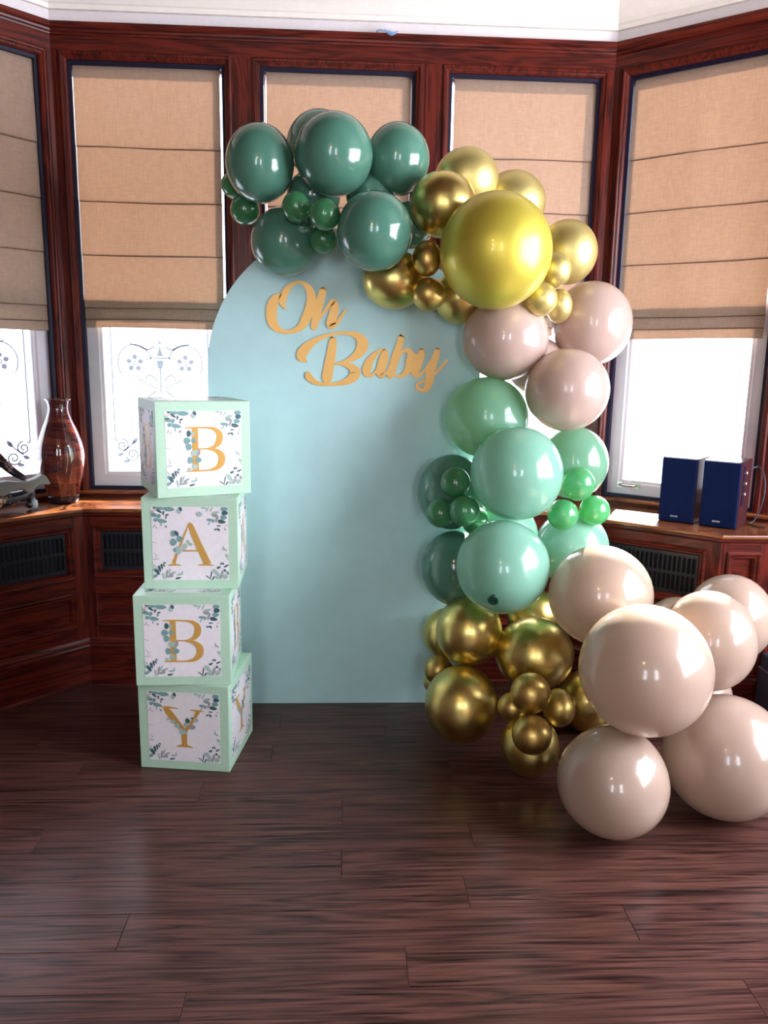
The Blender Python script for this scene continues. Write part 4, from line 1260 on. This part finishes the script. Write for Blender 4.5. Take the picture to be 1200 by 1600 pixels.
# ------------------------------------------------------------------ speakers
def txt_mesh(body, size):
    cu = bpy.data.curves.new('maker_text', 'FONT'); cu.body = body; cu.size = size; cu.align_x = 'CENTER'; cu.extrude = 0.0002
    o = bpy.data.objects.new('maker_text', cu); COL.objects.link(o)
    dg = bpy.context.evaluated_depsgraph_get()
    me = bpy.data.meshes.new_from_object(o.evaluated_get(dg))
    bpy.data.objects.remove(o)
    return me
TXT = txt_mesh('EDIFIER', 0.0085); TXT.materials.clear(); TXT.materials.append(plain('silver_print', (0.8, 0.8, 0.82), 0.4))
M['spk_grille'] = plain('speaker_cloth', (0.002, 0.009, 0.055), 0.9, spec=0.15, bump=0.5, bscale=900)
M['spk_wood'] = wood('speaker_veneer', (0.022, 0.005, 0.009), (0.060, 0.014, 0.016), (14, 14, 1.2), rough=0.4)
def speaker(s0, s1, label, panel):
    T = SRt.T; nb, nf, z0, z1 = 0.085, 0.245, 0.7495, 1.003
    root = empty('speaker'); tag(root, label, 'speaker', 'bookshelf speakers')
    part_box('cabinet_body', (s0, nb, z0), (s1, nf, z1), M['spk_wood'], root, T, bevel=0.003)
    part_box('grille', (s0+0.002, nf+0.001, z0+0.003), (s1-0.002, nf+0.015, z1-0.002), M['spk_grille'], root, T, bevel=0.005)
    o = link('maker_name', TXT, None, root)
    a = SRt.t
    o.matrix_world = Matrix.Translation(T(s0+(s1-s0)*0.47, nf+0.0153, z0+0.022)) @ Matrix(((a[0], 0, SRt.n[0]), (a[1], 0, SRt.n[1]), (0, 1, 0))).to_4x4()
    if panel:
        p = part_box('control_panel', (s1, nf-0.055, z0+0.085), (s1+0.002, nf-0.022, z0+0.235), M['dark'], root, T)
        for k in range(3):
            m = MB(); m.lathe([(0.001, 0.0), (0.0075, 0.0), (0.0075, 0.008), (0.006, 0.010), (0.001, 0.010)], 16)
            kn = m.build('knob', M['brass'], p, smooth=True, angle=0.5)
            q = Vector((a[0], a[1], 0)).to_track_quat('Z', 'Y'); kn.rotation_euler = q.to_euler()
            kn.location = T(s1+0.002, nf-0.038, z0+0.13+0.04*k)
    rebase(root, T((s0+s1)/2, 0.165, z0))
    return root
speaker(0.394, 0.528, 'left bookshelf speaker with dark blue cloth front on the window shelf', False)
speaker(0.549, 0.684, 'right bookshelf speaker with side knobs and dark blue cloth front', True)
T = SRt.T
m = MB()
pts = catmull([T(0.664, 0.085, 0.95), T(0.694, 0.035, 0.968), T(0.722, 0.05, 0.945), T(0.735, 0.07, 0.88), T(0.728, 0.08, 0.81), T(0.712, 0.09, 0.765), T(0.70, 0.11, 0.7535), T(0.735, 0.14, 0.7535), T(0.765, 0.14, 0.7535)], 6)
m.tube(pts, 0.003, 8)
tag(m.build('speaker_cable', plain('cable_rubber', (0.03, 0.03, 0.045), 0.35), None, smooth=True), 'dark cable looping behind the right bookshelf speaker', 'cable')

# ------------------------------------------------------------------ dark case at the right edge
root = empty('equipment_case', (1.695, -0.80, 0.0)); tag(root, 'dark fabric equipment case on the floor at the right edge', 'case')
CM = plain('case_fabric', (0.030, 0.030, 0.055), 0.7, bump=0.3, bscale=250)
part_box('shell', (-0.155, -0.07, 0.0), (0.20, 0.07, 0.252), CM, root, None, bevel=0.012)
part_box('lid', (-0.150, -0.068, 0.254), (0.196, 0.068, 0.31), CM, root, None, bevel=0.012)
part_box('zip', (-0.152, -0.0695, 0.2505), (0.198, 0.0695, 0.2555), plain('zip_grey', (0.16, 0.16, 0.20), 0.4), root)
m = MB(); m.tube(catmull([(-0.03, 0, 0.308), (-0.02, 0, 0.335), (0.02, 0, 0.345), (0.06, 0, 0.335), (0.07, 0, 0.308)], 5), 0.006, 8); m.build('handle', CM, root, smooth=True)

# ------------------------------------------------------------------ scrap of blue balloon caught on the timber cornice
m = MB()
NX, NY = 12, 5
vs = []
for i in range(NX+1):
    for j in range(NY+1):
        u, v = i/NX, j/NY
        vs.append((0.108 + 0.085*u, -0.030 - 0.020*math.sin(v*2.2) - 0.004*math.sin(u*9), 2.6205 + (0.016 if u < 0.5 else 0.008)*math.sin(math.pi*u)*(1-v) - 0.016*v*v*(u > 0.45)*math.sin(math.pi*(u-0.4)/0.62) + 0.004*math.sin(u*14)*(1-v)))
fs = [(i*(NY+1)+j, i*(NY+1)+j+1, (i+1)*(NY+1)+j+1, (i+1)*(NY+1)+j) for i in range(NX) for j in range(NY)]
m.add(vs, fs)
o = m.build('balloon_scrap', latex('blue_scrap', (0.22, 0.42, 0.72), 0.2), None, smooth=True)
o.modifiers.new('thickness', 'SOLIDIFY').thickness = 0.0012
tag(o, 'small crumpled scrap of blue balloon on the timber cornice', 'scrap')

# ------------------------------------------------------------------ warm ceiling lamp of the room, behind the viewer
root = empty('ceiling_lamp', (-0.5, -4.3, 2.80)); tag(root, 'round glowing ceiling lamp behind the viewer', 'lamp')
m = MB(); m.lathe([(0.005, 0.0), (0.06, -0.002), (0.06, -0.02), (0.012, -0.03), (0.010, -0.20), (0.03, -0.22)], 24); m.build('rod', M['brass'], root, smooth=True, angle=0.5)
m = MB(); m.lathe([(0.10*math.sin(math.pi*k/14)+0.001, -0.31+0.10*math.cos(math.pi*k/14)) for k in range(15)], 32)
m.build('globe', plain('lamp_globe', (0.9, 0.8, 0.6), 0.4, emit=((1.0, 0.72, 0.40), 18.0)), root, smooth=True)
